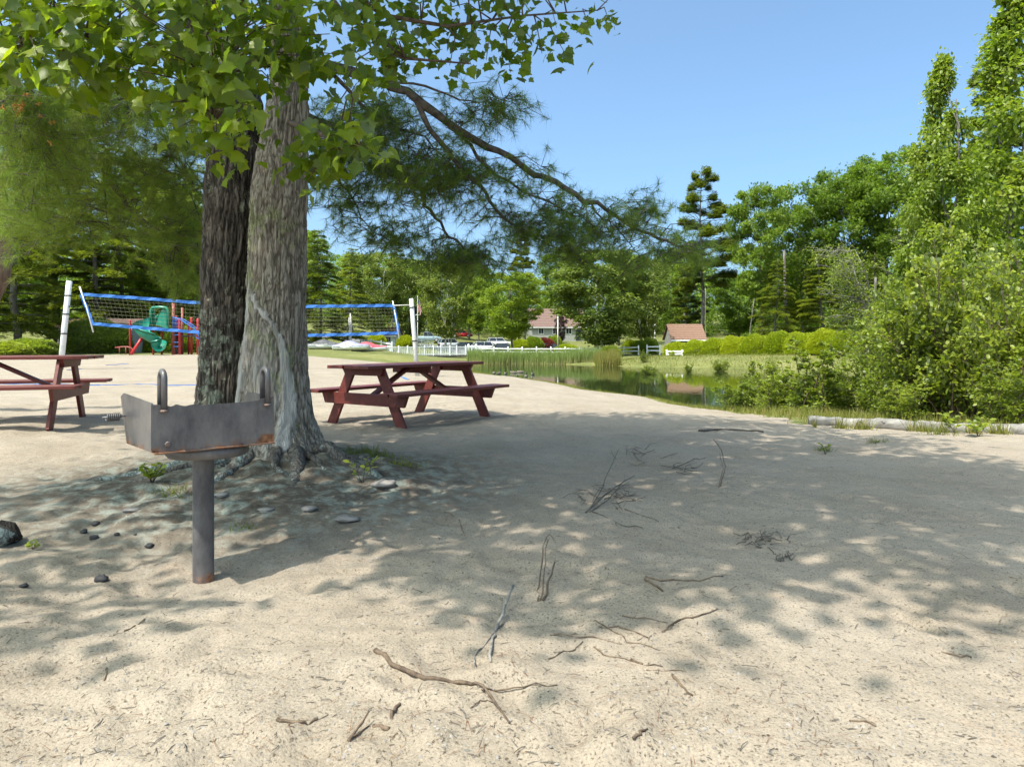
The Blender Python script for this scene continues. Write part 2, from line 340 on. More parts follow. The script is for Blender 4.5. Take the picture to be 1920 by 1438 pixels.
M['hemlock'] = leaf_mat('hemlock_needle', [(.045, .066, .012), (.095, .118, .018), (.16, .175, .022)], .45)
M['broad'] = leaf_mat('broad_leaf', [(.052, .092, .014), (.092, .145, .022), (.135, .185, .030)], .48)
M['broad_yellow'] = leaf_mat('yellow_green_leaf', [(.075, .125, .014), (.125, .18, .018), (.19, .22, .022)], .35)
M['birch'] = leaf_mat('birch_leaf', [(.065, .095, .024), (.105, .138, .034), (.145, .172, .048)], .45)
M['column'] = leaf_mat('columnar_maple_leaf', [(.075, .118, .016), (.120, .168, .024), (.175, .21, .038)], .48, spec=.4, rough=.4)
M['shrub'] = leaf_mat('shrub_leaf', [(.075, .110, .014), (.135, .175, .022), (.20, .228, .034)], .48, under=(.15, .18, .07), spec=.4, rough=.42)
M['hedge'] = leaf_mat('hedge_leaf', [(.095, .140, .012), (.18, .225, .016), (.25, .275, .02)], .4)
M['redleaf'] = leaf_mat('red_shrub_leaf', [(.07, .018, .015), (.16, .04, .03)], .25, tcol=(1.5, .6, .5))
M['plumleaf'] = leaf_mat('plum_leaf', [(.018, .010, .012), (.05, .022, .026)], .2, tcol=(1.3, .6, .7))
M['grass'] = leaf_mat('grass_blade', [(.065, .085, .016), (.115, .13, .028), (.19, .165, .06)], .35)
M['reed'] = leaf_mat('cattail_blade', [(.11, .16, .05), (.17, .21, .08), (.36, .29, .16)], .4)
M['rust_needles'] = leaf_mat('dead_pine_needle', [(.10, .045, .022), (.17, .085, .04)], .1, tcol=(1.2, .9, .6))
M['catkin'] = rough_mat('pine_pollen_cone', (.38, .17, .03), (.55, .30, .07), 20, .8, .2)
M['white'] = rough_mat('white_paint', (.62, .62, .60), (.80, .80, .78), 6, .5, .1, lo=.25, hi=.5)
M['pole_grey'] = rough_mat('galvanised_pole', (.42, .41, .39), (.62, .61, .58), 8, .5, .1)
M['black'] = rough_mat('black_rubber', (.012, .012, .013), (.035, .035, .036), 10, .6, .1)
M['blue_tape'] = rough_mat('blue_net_tape', (.020, .105, .36), (.030, .14, .43), 14, .6, .4, lo=.35, hi=.62)
M['net'] = rough_mat('net_cord', (.16, .16, .09), (.28, .27, .17), 10, .8, 0)
M['rope'] = rough_mat('pale_rope', (.45, .44, .38), (.62, .60, .52), 20, .8, .2)
M['green_slide'] = rough_mat('green_plastic', (.004, .135, .085), (.010, .21, .135), 2, .32, .03, spec=.5)
M['red_post'] = rough_mat('red_play_post', (.40, .022, .030), (.55, .04, .045), 5, .4, .05)
M['rust_post'] = rough_mat('brick_red_post', (.20, .045, .035), (.30, .075, .055), 5, .5, .1)
M['blue_play'] = rough_mat('blue_play_plastic', (.01, .08, .30), (.02, .14, .42), 5, .4, .05)
M['deck'] = rough_mat('dark_play_deck', (.03, .025, .025), (.08, .06, .055), 8, .7, .1)
M['roof_orange'] = rough_mat('terracotta_shingle', (.15, .085, .058), (.25, .145, .10), 14, .85, .4)
M['roof_brown'] = rough_mat('brown_shingle', (.12, .075, .062), (.19, .12, .10), 10, .85, .4)
M['siding'] = rough_mat('grey_siding', (.25, .25, .23), (.34, .34, .31), 4, .7, .1)
M['siding_white'] = rough_mat('white_siding', (.60, .60, .57), (.75, .75, .72), 4, .6, .1)
M['stone'] = rough_mat('granite_stone', (.14, .125, .11), (.30, .27, .24), 7, .85, .5)
M['charcoal'] = rough_mat('charcoal_lump', (.012, .012, .013), (.05, .048, .048), 30, .8, .6)
M['asphalt'] = rough_mat('asphalt', (.10, .10, .10), (.17, .165, .16), 3, .9, .2)
M['log'] = rough_mat('bleached_log_wood', (.12, .108, .092), (.28, .26, .23), 7, .85, .5, stretch=(.35, 2, 2))
M['glass'] = glass_mat('dark_window_glass')
M['goose'] = attr_mat('goose_plumage')
M['flag'] = attr_mat('flag_cloth')
M['cover_grey'] = rough_mat('grey_boat_cover', (.05, .05, .055), (.11, .11, .115), 5, .7, .2)
M['cover_purple'] = rough_mat('lavender_boat_hull', (.20, .19, .34), (.30, .29, .45), 3, .4, .05)
M['cover_red'] = rough_mat('red_boat_hull', (.40, .05, .07), (.55, .09, .11), 3, .4, .05)
for nm, c in (('dark', (.018, .019, .023)), ('silver', (.40, .42, .43)), ('white_car', (.66, .66, .66)), ('navy', (.016, .020, .034)), ('red_car', (.38, .015, .02)), ('teal', (.20, .26, .28))):
    M['car_'+nm] = rough_mat('car_paint_'+nm, tuple(x*.9 for x in c), tuple(x*1.1 for x in c), 2, .22, 0, spec=.7)

# ---------------------------------------------------------------- object helpers
def tag(o, label=None, cat=None, group=None, kind=None):
    if label: o['label'] = label
    if cat: o['category'] = cat
    if group: o['group'] = group
    if kind: o['kind'] = kind
    return o
def link(name, me, parent=None, mat=None):
    if mat is not None and not me.materials: me.materials.append(mat)
    o = bpy.data.objects.new(name, me); COL.objects.link(o)
    if parent is not None: o.parent = parent
    return o
def empty(name, loc=(0, 0, 0), rz=0, label=None, cat=None, group=None):
    o = bpy.data.objects.new(name, None); COL.objects.link(o); o.location = loc; o.rotation_euler[2] = rz
    o.empty_display_size = .1
    return tag(o, label, cat, group)
def mesh_np(name, V, F, smooth=False, attrs=None, cols=None):
    """V (n,3), F (m,k) with constant k"""
    V = np.ascontiguousarray(V, np.float32); F = np.ascontiguousarray(F, np.int32)
    me = bpy.data.meshes.new(name)
    k = F.shape[1]
    me.vertices.add(len(V)); me.vertices.foreach_set('co', V.ravel())
    me.loops.add(F.size); me.loops.foreach_set('vertex_index', F.ravel())
    me.polygons.add(len(F)); me.polygons.foreach_set('loop_start', np.arange(0, F.size, k, dtype=np.int32))
    if smooth: me.polygons.foreach_set('use_smooth', np.ones(len(F), bool))
    me.update(calc_edges=True)
    for nme, a in (attrs or {}).items():
        at_ = me.attributes.new(nme, 'FLOAT', 'POINT'); at_.data.foreach_set('value', np.ascontiguousarray(a, np.float32))
    for nme, a in (cols or {}).items():
        at_ = me.attributes.new(nme, 'FLOAT_COLOR', 'POINT'); at_.data.foreach_set('color', np.ascontiguousarray(a, np.float32).ravel())
    return me

class MB:
    """collects solids and builds them as one mesh"""
    def __init__(s): s.v = []; s.f = []; s.sm = []
    def add(s, V, F, smooth=False):
        o = len(s.v); s.v += [tuple(p) for p in V]; s.f += [tuple(i+o for i in f) for f in F]; s.sm += [smooth]*len(F); return s
    def box(s, c, d, rot=None, bev=0.0):
        x, y, z = d[0]/2, d[1]/2, d[2]/2
        if bev > 0:
            b = min(bev, x*.9, y*.9, z*.9); pts = []; 
            for sx in (-1, 1):
                for sy in (-1, 1):
                    for sz in (-1, 1):
                        pts += [(sx*x, sy*(y-b), sz*(z-b)), (sx*(x-b), sy*y, sz*(z-b)), (sx*(x-b), sy*(y-b), sz*z)]
            idx = lambda sx, sy, sz, k: ((sx > 0)*4+(sy > 0)*2+(sz > 0))*3+k
            F = []
            def q(a, b_, c_, d_, nn):
                A, B, Cc = Vector(pts[a]), Vector(pts[b_]), Vector(pts[c_])
                if (B-A).cross(Cc-A).dot(Vector(nn)) < 0: F.append((d_, c_, b_, a))
                else: F.append((a, b_, c_, d_))
            for sg in (-1, 1):
                q(idx(sg, -1, -1, 0), idx(sg, 1, -1, 0), idx(sg, 1, 1, 0), idx(sg, -1, 1, 0), (sg, 0, 0))
                q(idx(-1, sg, -1, 1), idx(1, sg, -1, 1), idx(1, sg, 1, 1), idx(-1, sg, 1, 1), (0, sg, 0))
                q(idx(-1, -1, sg, 2), idx(1, -1, sg, 2), idx(1, 1, sg, 2), idx(-1, 1, sg, 2), (0, 0, sg))
                for sh in (-1, 1):
                    q(idx(sg, sh, -1, 0), idx(sg, sh, 1, 0), idx(sg, sh, 1, 1), idx(sg, sh, -1, 1), (sg, sh, 0))
                    q(idx(sg, -1, sh, 0), idx(sg, 1, sh, 0), idx(sg, 1, sh, 2), idx(sg, -1, sh, 2), (sg, 0, sh))
                    q(idx(-1, sg, sh, 1), idx(1, sg, sh, 1), idx(1, sg, sh, 2), idx(-1, sg, sh, 2), (0, sg, sh))
                    for si in (-1, 1):
                        a, b_, c_ = idx(sg, sh, si, 0), idx(sg, sh, si, 1), idx(sg, sh, si, 2)
                        A, B, Cc = Vector(pts[a]), Vector(pts[b_]), Vector(pts[c_])
                        F.append((a, b_, c_) if (B-A).cross(Cc-A).dot(Vector((sg, sh, si))) > 0 else (c_, b_, a))
        else:
            pts = [(sx*x, sy*y, sz*z) for sx in (-1, 1) for sy in (-1, 1) for sz in (-1, 1)]
            F = [(0, 1, 3, 2), (4, 6, 7, 5), (0, 4, 5, 1), (2, 3, 7, 6), (0, 2, 6, 4), (1, 5, 7, 3)]
        c = Vector(c)
        V = [c + (rot @ Vector(p) if rot is not None else Vector(p)) for p in pts]
        return s.add(V, F)
    def bar(s, a, b, wd, th, up=(0, 0, 1), bev=.004):
        """plank from a to b: wd across, th along up-ish"""
        a, b = Vector(a), Vector(b); d = b-a; X = d.normalized(); up = Vector(up)
        Y = up.cross(X).normalized(); Z = X.cross(Y)
        return s.box((a+b)/2, (d.length, wd, th), Matrix((X, Y, Z)).transposed(), bev)
    def tube(s, pts, rad, n=8, cap=True, smooth=True):
        pts = [Vector(p) for p in pts]; k = len(pts)
        if not hasattr(rad, '__len__'): rad = [rad]*k
        V = []; ref = None
        for i, p in enumerate(pts):
            t = (pts[min(i+1, k-1)]-pts[max(i-1, 0)]).normalized()
            if ref is None:
                ref = Vector((1, 0, 0)) if abs(t.x) < .8 else Vector((0, 1, 0))
            u = (ref - t*ref.dot(t)).normalized(); v = t.cross(u); ref = u
            for j in range(n):
                a = 2*math.pi*j/n; V.append(p+(u*math.cos(a)+v*math.sin(a))*rad[i])
        F = [(i*n+j, i*n+(j+1) % n, (i+1)*n+(j+1) % n, (i+1)*n+j) for i in range(k-1) for j in range(n)]
        if cap: F += [tuple(range(n-1, -1, -1)), tuple(range((k-1)*n, k*n))]
        return s.add(V, F, smooth)
    def lathe(s, prof, c=(0, 0, 0), n=20, smooth=True):
        c = Vector(c); V = []; k = len(prof)
        for r, z in prof:
            for j in range(n): a = 2*math.pi*j/n; V.append(c+Vector((r*math.cos(a), r*math.sin(a), z)))
        F = [(i*n+j, i*n+(j+1) % n, (i+1)*n+(j+1) % n, (i+1)*n+j) for i in range(k-1) for j in range(n)]
        F += [tuple(range(n-1, -1, -1)), tuple(range((k-1)*n, k*n))]
        return s.add(V, F, smooth)
    def prism(s, poly, a, b):
        """poly in (x,z), extruded along y from a to b"""
        n = len(poly)
        V = [(x, a, z) for x, z in poly]+[(x, b, z) for x, z in poly]
        F = [tuple(range(n)), tuple(range(2*n-1, n-1, -1))]+[(i, i+n, (i+1) % n+n, (i+1) % n) for i in range(n)]
        return s.add(V, F)
    def mesh(s, name):
        me = bpy.data.meshes.new(name); me.from_pydata(s.v, [], s.f)
        me.polygons.foreach_set('use_smooth', s.sm); me.update(); return me
    def build(s, name, mat, parent=None, attr=None):
        me = s.mesh(name)
        if attr:
            for k, fn in attr.items():
                a = me.attributes.new(k, 'FLOAT', 'POINT'); a.data.foreach_set('value', np.array([fn(Vector(p)) for p in s.v], np.float32))
        return link(name, me, parent, mat)

# leaf templates: (verts, tris); local x across, y along, z normal
T_DIAMOND = (np.array([(0, 0, 0), (-.36, .42, .07), (0, 1, 0), (.36, .42, .07)]), np.array([(0, 2, 1), (0, 3, 2)]))
T_OVAL = (np.array([(0, 0, 0), (-.25, .22, .05), (-.30, .55, .06), (0, 1, -.05), (.30, .55, .06), (.25, .22, .05)]), np.array([(0, 2, 1), (0, 3, 2), (0, 4, 3), (0, 5, 4)]))
T_SPRAY = (np.array([(0, 0, 0), (-.42, .9, .05), (-.22, 1.0, 0), (.0, 0.02, 0), (-.06, 1.15, -.05), (.12, 1.1, 0), (.02, 0, 0), (.30, .85, .05), (.42, .72, .0)]), np.array([(0, 2, 1), (3, 5, 4), (6, 8, 7)]))
T_CLUMP = (np.array([(-.1, 0, 0), (-.5, .5, .1), (-.05, .9, 0), (.1, .05, .15), (.12, .95, .2), (.5, .55, .0), (-.35, .2, -.12), (.3, .12, -.2), (.0, .62, -.28)]), np.array([(0, 2, 1), (3, 5, 4), (6, 7, 8)]))
T_BLADE = (np.array([(-.5, 0, 0), (.5, 0, 0), (0, 1, 0)]), np.array([(0, 1, 2)]))
MAPLE_OUT = [(0, 0), (.14, -.10), (.36, -.06), (.34, .08), (.46, .20), (.66, .34), (.50, .40), (.42, .52), (.31, .56), (.27, .72), (.14, .84), (0, 1.06),
             (-.14, .84), (-.27, .72), (-.31, .56), (-.42, .52), (-.50, .40), (-.66, .34), (-.46, .20), (-.34, .08), (-.36, -.06), (-.14, -.10)]
def maple_template(fold, curl, tw):
    V = [(0, .32, -fold*.15)]
    for x, y in MAPLE_OUT:
        V.append((x, y, fold*abs(x)*.55-curl*(max(y, 0)**2)*.35-curl*x*x*.35+tw*x*y))
    n = len(MAPLE_OUT)
    F = [(0, 1+i, 1+(i+1) % n) for i in range(n)]
    V = [(x, y, z) for x, y, z in V]
    # short stalk
    V += [(-.012, -.02, .0), (.012, -.02, 0), (0, -.55, .18)]; F += [(n+1, n+3, n+2)]
    return np.array(V), np.array(F)
T_MAPLE = [maple_template(*a) for a in ((.5, .5, .1), (.2, .9, -.15), (.8, .2, .2), (-.2, 1.1, 0), (.4, .7, -.3))]

def frames(fwd, up):
    y = nrm(fwd); x = nrm(np.cross(y, up)); bad = np.linalg.norm(np.cross(y, up), axis=1) < 1e-4
    x[bad] = (1, 0, 0); z = np.cross(x, y)
    return np.stack([x, y, z], axis=2)          # columns
def scatter(C, fwd, up, size, T, sx=1.0):
    """instances template T at C with local y along fwd, z near up -> V, F, index of the instance of each vertex"""
    tv, tf = T; n = len(C); k = len(tv)
    size = np.broadcast_to(np.asarray(size, float), (n,))
    Fm = frames(fwd, up)
    tvs = tv*np.array([sx, 1, 1])
    V = np.einsum('nij,kj->nki', Fm, tvs)*size[:, None, None]+C[:, None, :]
    F = (tf[None]+(np.arange(n)*k)[:, None, None]).reshape(-1, tf.shape[1])
    return V.reshape(-1, 3), F, np.repeat(np.arange(n), k)
def rdir(n, r=rng):
    return nrm(r.normal(size=(n, 3)))
def leaf_mesh(name, C, fwd, up, size, T, tint, sx=1.0):
    V, F, ix = scatter(C, fwd, up, size, T, sx)
    return mesh_np(name, V, F, attrs={'tint': np.asarray(tint)[ix]})

# ================================================================ THE SETTING
def axis(segs):
    out = []
    for a, b, n in segs: out += list(np.linspace(a, b, n, endpoint=False))
    return np.array(out+[segs[-1][1]])
xs = axis([(-600, -120, 10), (-120, -40, 40), (-40, -12, 56), (-12, -4.5, 110), (-4.5, 3.5, 260), (3.5, 9, 110), (9, 30, 70), (30, 120, 45), (120, 600, 10)])
ys = axis([(-30, 0, 8), (0, 1.2, 6), (1.2, 6.2, 200), (6.2, 12, 120), (12, 30, 110), (30, 75, 120), (75, 150, 70), (150, 900, 30)])
XX, YY = np.meshgrid(xs, ys)
ZZ = terrain(XX, YY)
PD = pond_dist(XX, YY)
def turf_mask(X, Y, pd):
    g = sstep(1.0, .2, pd+.4*vnoise(X*.7, Y*.7, s=4))*.85
    right = X-(3.75+(Y-8.9)*.13+.25*vnoise(X*1.2, Y*1.2, s=6))
    logline = Y-(9.0-(X-3.9)*.35)
    g = np.maximum(g, sstep(-.15, .5, np.minimum(right, logline)))
    back = Y-(37+.6*(X+15)*.1)
    g = np.maximum(g, sstep(-4, 4, back))
    g = np.maximum(g, .42*np.exp(-((Y-33)/2.2)**2)*sstep(-5, -9, X))
    g = np.maximum(g, sstep(-20, -26, X))
    return np.clip(g, 0, 1)
turf = turf_mask(XX, YY, PD)
rr = np.hypot((XX-TRK[0])*.8+.05, YY-TRK[1]+.35)
duff = np.clip(1.6*np.exp(-(rr/1.35)**2), 0, 1)
nx_, ny_ = len(xs), len(ys)
ii = (np.arange(ny_-1)[:, None]*nx_+np.arange(nx_-1)[None]).ravel()
FQ = np.stack([ii, ii+1, ii+1+nx_, ii+nx_], 1)
gm = mesh_np('ground', np.stack([XX.ravel(), YY.ravel(), ZZ.ravel()], 1), FQ, True, {'turf': turf.ravel(), 'duff': duff.ravel()})
tag(link('beach_ground', gm, None, M['sand']), 'pale sandy beach ground running into grassy banks', None, None, 'structure')
# pond
mb = MB(); wx = [-12, 0, 15, 70]; wy = [8, 30, 66]
mb.add([(x, y, WATER_Z) for y in wy for x in wx], [(j*4+i, j*4+i+1, (j+1)*4+i+1, (j+1)*4+i) for j in range(2) for i in range(3)])
tag(mb.build('pond_water', M['water']), 'still green pond reflecting trees and fence posts', None, None, 'structure')
# parking lot on the far side
mb = MB(); py_ = [104, 110, 116, 122]; px_ = np.linspace(-34, 18, 14)
mb.add([(x, y, tz(x, y)+.03) for y in py_ for x in px_], [(j*14+i, j*14+i+1, (j+1)*14+i+1, (j+1)*14+i) for j in range(3) for i in range(13)])
tag(mb.build('parking_lot', M['asphalt']), 'grey asphalt parking strip beyond the pond', None, None, 'structure')

# ================================================================ THE TWIN TRUNKS
def poly_dist2(px, pz, line):
    d = np.full(px.shape, 1e9)
    for (x0, z0), (x1, z1) in zip(line[:-1], line[1:]):
        ex, ez = x1-x0, z1-z0; t = np.clip(((px-x0)*ex+(pz-z0)*ez)/(ex*ex+ez*ez), 0, 1)
        d = np.minimum(d, np.hypot(px-x0-t*ex, pz-z0-t*ez))
    return d
def trunk_mesh(name, rows, Y0, ztop, seed, amp, na=200, nz=330, flare=.5, scar_lines=None, top_pts=(), fl_dirs=(.2, 1.9, 3.3, 4.4, 5.4)):
    pts = [P(c, y, Y0) for y, c, w_ in rows]; rad = [w_/2*Y0/FPX for y, c, w_ in rows]
    cx = [p.x for p in pts]; cz = [p.z for p in pts]; cy = [Y0]*len(pts)
    for (x, y, z, r) in top_pts: cx.append(x); cy.append(y); cz.append(z); rad.append(r)
    o = np.argsort(cz); cz = np.array(cz)[o]; cx = np.array(cx)[o]; cy = np.array(cy)[o]; rad = np.array(rad)[o]
    zz = np.concatenate([np.linspace(-.25, 3.6, nz-30, endpoint=False), np.linspace(3.6, ztop, 30)])
    def sm(a):
        v = np.interp(zz, cz, a); k = np.ones(15)/15; vp = np.pad(v, 7, mode='edge'); return np.convolve(vp, k, 'valid')
    X0, Yc, Rr = sm(cx), sm(cy), sm(rad)
    th = np.linspace(0, 2*np.pi, na, endpoint=False)
    TH, ZZ_ = np.meshgrid(th, zz); RR = np.repeat(Rr[:, None], na, 1)
    ca, sa = np.cos(TH), np.sin(TH)
    fl = sum(np.clip(np.cos(TH-a), 0, 1)**6 for a in fl_dirs)
    RR = RR*(1+flare*np.exp(-np.maximum(ZZ_-.02, -.2)/.17)*(.25+.85*fl)+.10*np.exp(-ZZ_/.6)*fl)
    RR = RR*(1+.05*fbm(ca*1.3, sa*1.3, ZZ_*.8, s=seed, oct=2))
    wz = .35*fbm(ca*2, sa*2, ZZ_*1.5, s=seed+5, oct=2)
    n1 = vnoise(ca*8+wz, sa*8+wz, ZZ_*3.2, s=seed+1); n2 = vnoise(ca*17+wz, sa*17, ZZ_*8, s=seed+2); n3 = vnoise(ca*30, sa*30, ZZ_*30, s=seed+3)
    plate = vnoise(ca*8, sa*8, ZZ_*11+3*n1, s=seed+4)
    ridge = np.clip(np.abs(n1)*1.9+.1, 0, 1)*.5+np.clip(np.abs(n2)*2.2, 0, 1)*.35+.15*(n3*.5+.5)
    ridge = ridge*(.72+.28*np.clip(np.abs(plate)*3, 0, 1))
    sc = np.zeros_like(RR)
    Xv = X0[:, None]+ca*RR; Yv = Yc[:, None]+sa*RR
    if scar_lines:
        front = sstep(.35, -.15, sa)
        dd = np.full(RR.shape, 1e9)
        for line, wd in scar_lines:
            L = [(P(a, b, Y0-.18).x, P(a, b, Y0-.18).z) for a, b in line]
            dd = np.minimum(dd, poly_dist2(Xv+.016*n2+.01*n1, ZZ_, L)/(wd*(.45+1.0*sstep(1.35, .45, ZZ_)+.35*n1)))
        sc = front*np.clip(sstep(1.5, .6, dd+.5*n2+.35*n3), 0, 1)*(.75+.25*n1)
        lip = front*(np.exp(-((dd-.55)/.45)**2)*.006-np.exp(-((dd-1.4)/.25)**2)*.020)
        inner = front*np.exp(-(((Xv-(P(500, 700, 5.2).x))/.13)**2+((ZZ_-.72)/.38)**2))
        ridge = ridge*(1-.85*sc)*(1-.45*np.clip(inner, 0, 1))+sc*.6+.3*np.clip(inner, 0, 1)
        sc = np.clip(sc+.75*np.clip(inner, 0, 1)*(.6+.4*n2), 0, 1)
        RR = RR+lip-.02*inner
    RR = RR+amp*(ridge-.5)
    Xv = X0[:, None]+ca*RR; Yv = Yc[:, None]+sa*RR
    V = np.stack([Xv.ravel(), Yv.ravel(), ZZ_.ravel()], 1)
    i = np.arange(nz-1)[:, None]*na; j = np.arange(na)[None]; jn = (j+1) % na
    F = np.stack([(i+j).ravel(), (i+jn).ravel(), (i+na+jn).ravel(), (i+na+j).ravel()], 1)
    return mesh_np(name, V, F, True, {'ridge': ridge.ravel(), 'scar': sc.ravel()})

mapleT = empty('maple_tree', (TRK[0], TRK[1], 0), 0, 'pale barked maple with a healed scar and leaves hanging overhead, rising behind the steel grill', 'tree')
pineT = empty('pine_tree', (TRK[0]-.42, 5.65, 0), 0, 'dark barked pine pressed against the pale maple, its long bough reaching over the pond', 'tree')
leanT = empty('pine_tree', (-9.5, 9.0, tz(-9.5, 9)), 0, 'leaning pine at the left edge, its needle boughs filling the upper left', 'tree')
def keep(o, parent):
    """parent a mesh that was built in world coordinates"""
    o.parent = parent; o.matrix_parent_inverse = Matrix.Translation(parent.location).inverted(); return o
rowsA = [(910, 514, 190), (895, 516, 176), (840, 517, 154), (800, 516, 137), (700, 513, 122), (600, 519, 107), (500, 521, 104), (400, 522, 102), (300, 528, 92), (240, 535, 80), (180, 542, 66), (0, 535, 60)]
scarL = [([(468, 525), (462, 590), (456, 660), (446, 730), (438, 780)], .020), ([(468, 540), (484, 575), (512, 605), (531, 640), (538, 690), (545, 760), (541, 830)], .030)]
me = trunk_mesh('trunk', rowsA, 5.35, 8.6, 40, .030, scar_lines=scarL, top_pts=[(-1.75, 5.3, 6.0, .10), (-1.9, 5.1, 8.6, .04)])
keep(tag(link('trunk', me, None, M['bark_pale']), 'pale grey furrowed trunk with a silvery healed scar'), mapleT)
rowsB = [(910, 428, 140), (860, 428, 114), (750, 428, 106), (600, 432, 102), (500, 434, 101), (350, 441, 102), (250, 446, 100), (180, 440, 92), (100, 412, 76), (0, 372, 60)]
me = trunk_mesh('trunk', rowsB, 5.62, 9.2, 90, .034, top_pts=[(-2.75, 5.7, 5.2, .11), (-2.9, 5.6, 9.2, .04)], flare=.35)
keep(tag(link('trunk', me, None, M['bark_dark']), 'near black trunk flecked with pale lichen'), pineT)

# spreading roots, half buried
def root_part(a0, length, r0, seed, parent=mapleT):
    r_ = random.Random(seed); pts = []; rad = []; a = a0
    x, y = TRK[0]+.02+.2*math.cos(a), TRK[1]+.22*math.sin(a)
    n = 16
    for i in range(n):
        t = i/(n-1); a += r_.uniform(-.22, .22)
        z = tz(x, y)+r0*(.15-.75*t)+(1-t)**4*.06
        pts.append((x, y, z)); rad.append(r0*(1-.8*t)*(1+.25*r_.uniform(-1, 1)))
        x += math.cos(a)*length/n; y += math.sin(a)*length/n
    mb = MB(); mb.tube(pts, rad, 14)
    # roughen
    V = np.array(mb.v); d = fbm(V[:, 0]*22, V[:, 1]*22, V[:, 2]*22, s=seed, oct=2); c = np.repeat(np.array(pts), 14, 0)
    V[:len(c)] = c+(V[:len(c)]-c)*(1+.35*d[:len(c)])[:, None]; mb.v = [tuple(p) for p in V]
    keep(mb.build('root', M['bark_root'], None, {'ridge': lambda p: .5}), parent)
for k, (a, L_, r) in enumerate([(-.35, 1.25, .075), (-.9, 1.0, .07), (-1.4, .75, .06), (-1.75, .95, .07), (-2.3, 1.3, .07), (-2.75, 1.7, .07), (.1, 1.0, .06), (3.3, 1.5, .06), (-.6, .7, .05), (-2.0, .6, .05)]):
    root_part(a, L_, r*.8, 300+k)

# ---------------------------------------------------------------- maple leaves over the beach
LB = [(-60, 150), (60, 150), (100, 190), (180, 185), (250, 225), (300, 215), (345, 235), (370, 300), (430, 310), (455, 290), (475, 245), (510, 185), (560, 150), (620, 165), (680, 185), (740, 180), (800, 150), (880, 160), (930, 175), (960, 135), (1030, 120), (1080, 110), (1110, 70), (1150, 55), (1175, 10)]
lbx, lby = zip(*LB)
anchors = []
for px in np.arange(-50, 1160, 40):
    top = -70
    y = float(np.interp(px, lbx, lby))-18
    while y > top:
        if not (px > 760 and rnd.random() < .30) and not (px > 960 and rnd.random() < .2):
            anchors.append((px+rnd.uniform(-16, 16), y+rnd.uniform(-14, 10)))
        y -= 42
for q in ((560, 300), (600, 262), (640, 285), (690, 292), (600, 325), (655, 245), (578, 338), (560, 325), (690, 280), (640, 310), (612, 295)): anchors.append(q)
L_c, L_f, L_u, L_s, L_t = [], [], [], [], []
tw = MB()
BR = []   # main branch polylines (3-D)
def P3(l): return [P(a, b, c) for a, b, c in l]
BR.append(P3([(540, -120, 5.2), (420, -60, 4.4), (300, 20, 3.7), (160, 70, 3.3), (20, 90, 3.1), (-70, 100, 3.0)]))
BR.append(P3([(540, -120, 5.2), (460, 0, 4.3), (420, 120, 3.6), (400, 230, 3.3)]))
BR.append(P3([(545, -140, 5.2), (620, -40, 4.4), (720, 30, 4.2), (840, 50, 4.4), (980, 30, 4.8), (1120, 20, 5.1)]))
BR.append(P3([(545, -100, 5.2), (640, 20, 4.4), (760, 110, 4.2), (880, 120, 4.3)]))
BR.append(P3([(545, 230, 5.2), (600, 252, 4.2), (650, 262, 3.6), (680, 280, 3.4)]))
BR.append(P3([(540, -160, 5.2), (300, -80, 3.9), (100, -30, 3.3), (-60, -10, 3.0)]))
for pl in BR:
    n = len(pl); tw.tube(pl, [.022*(1-.8*i/(n-1)) for i in range(n)], 6)
flat = [(q, i) for i, pl in enumerate(BR) for q in pl]
dense = []
for pl in BR:
    for a, b in zip(pl[:-1], pl[1:]):
        for t in np.linspace(0, 1, 8): dense.append(a.lerp(b, t))
dense_np = np.array([tuple(d) for d in dense])
for (px, py) in anchors:
    if 535 < px < 720 and py > 235: Y = rnd.uniform(3.2, 3.7)
    else: Y = float(np.interp(px, [0, 420, 620, 800, 1000, 1165], [2.8, 3.0, 3.6, 4.2, 4.7, 5.1]))+rnd.uniform(-.25, .6)
    A = P(px, py, Y)
    k = int(np.argmin(((dense_np-np.array(A))**2).sum(1)*np.where(dense_np[:, 2] > A.z-.1, 1, 3))); B = dense[k]
    mid = A.lerp(B, .5)+Vector((rnd.uniform(-.05, .05), rnd.uniform(-.05, .05), .06))
    tw.tube([B, mid, A], [.006, .004, .002], 4)
    nl = rnd.randint(13, 18) if px < 760 else rnd.randint(11, 15)
    for _ in range(nl):
        t = rnd.random()
        base = Vector(A).lerp(mid, t*.5)+Vector((rnd.gauss(0, .075), rnd.gauss(0, .09), rnd.gauss(0, .055)))
        f = Vector((rnd.gauss(0, .6), rnd.gauss(-.15, .5), rnd.uniform(-1.0, .05)))
        u = Vector((rnd.gauss(-.15, .5), rnd.gauss(-.45, .5), rnd.uniform(.2, 1.0)))
        if px > 780 and rnd.random() < .45: u = -u
        L_c.append(base); L_f.append(f); L_u.append(u); L_s.append(rnd.choice((1, 1, .9, .75, .55))*rnd.uniform(.050, .078)); L_t.append(rnd.random()**1.2)
keep(tw.build('branches', M['twig'], None), mapleT)
L_c = np.array([tuple(v) for v in L_c]); L_f = np.array([tuple(v) for v in L_f]); L_u = np.array([tuple(v) for v in L_u]); L_s = np.array(L_s); L_t = np.array(L_t)
lpx = 960+FPX*L_c[:, 0]/L_c[:, 1]; lpy = HORY-FPX*(L_c[:, 2]-EYE)/L_c[:, 1]
vis = (lpx > -20) & (lpx < 1940) & (lpy > -10)
rank = np.argsort(-(L_s/L_c[:, 1])*vis)
single = rank[:300]; rest = rank[300:]
leaf_meshes = []
for T in T_MAPLE:
    me = mesh_np('leaf', T[0], T[1], False, {'tint': np.full(len(T[0]), .5)}); me.materials.append(M['maple']); leaf_meshes.append(me)
Fr = frames(L_f, L_u)
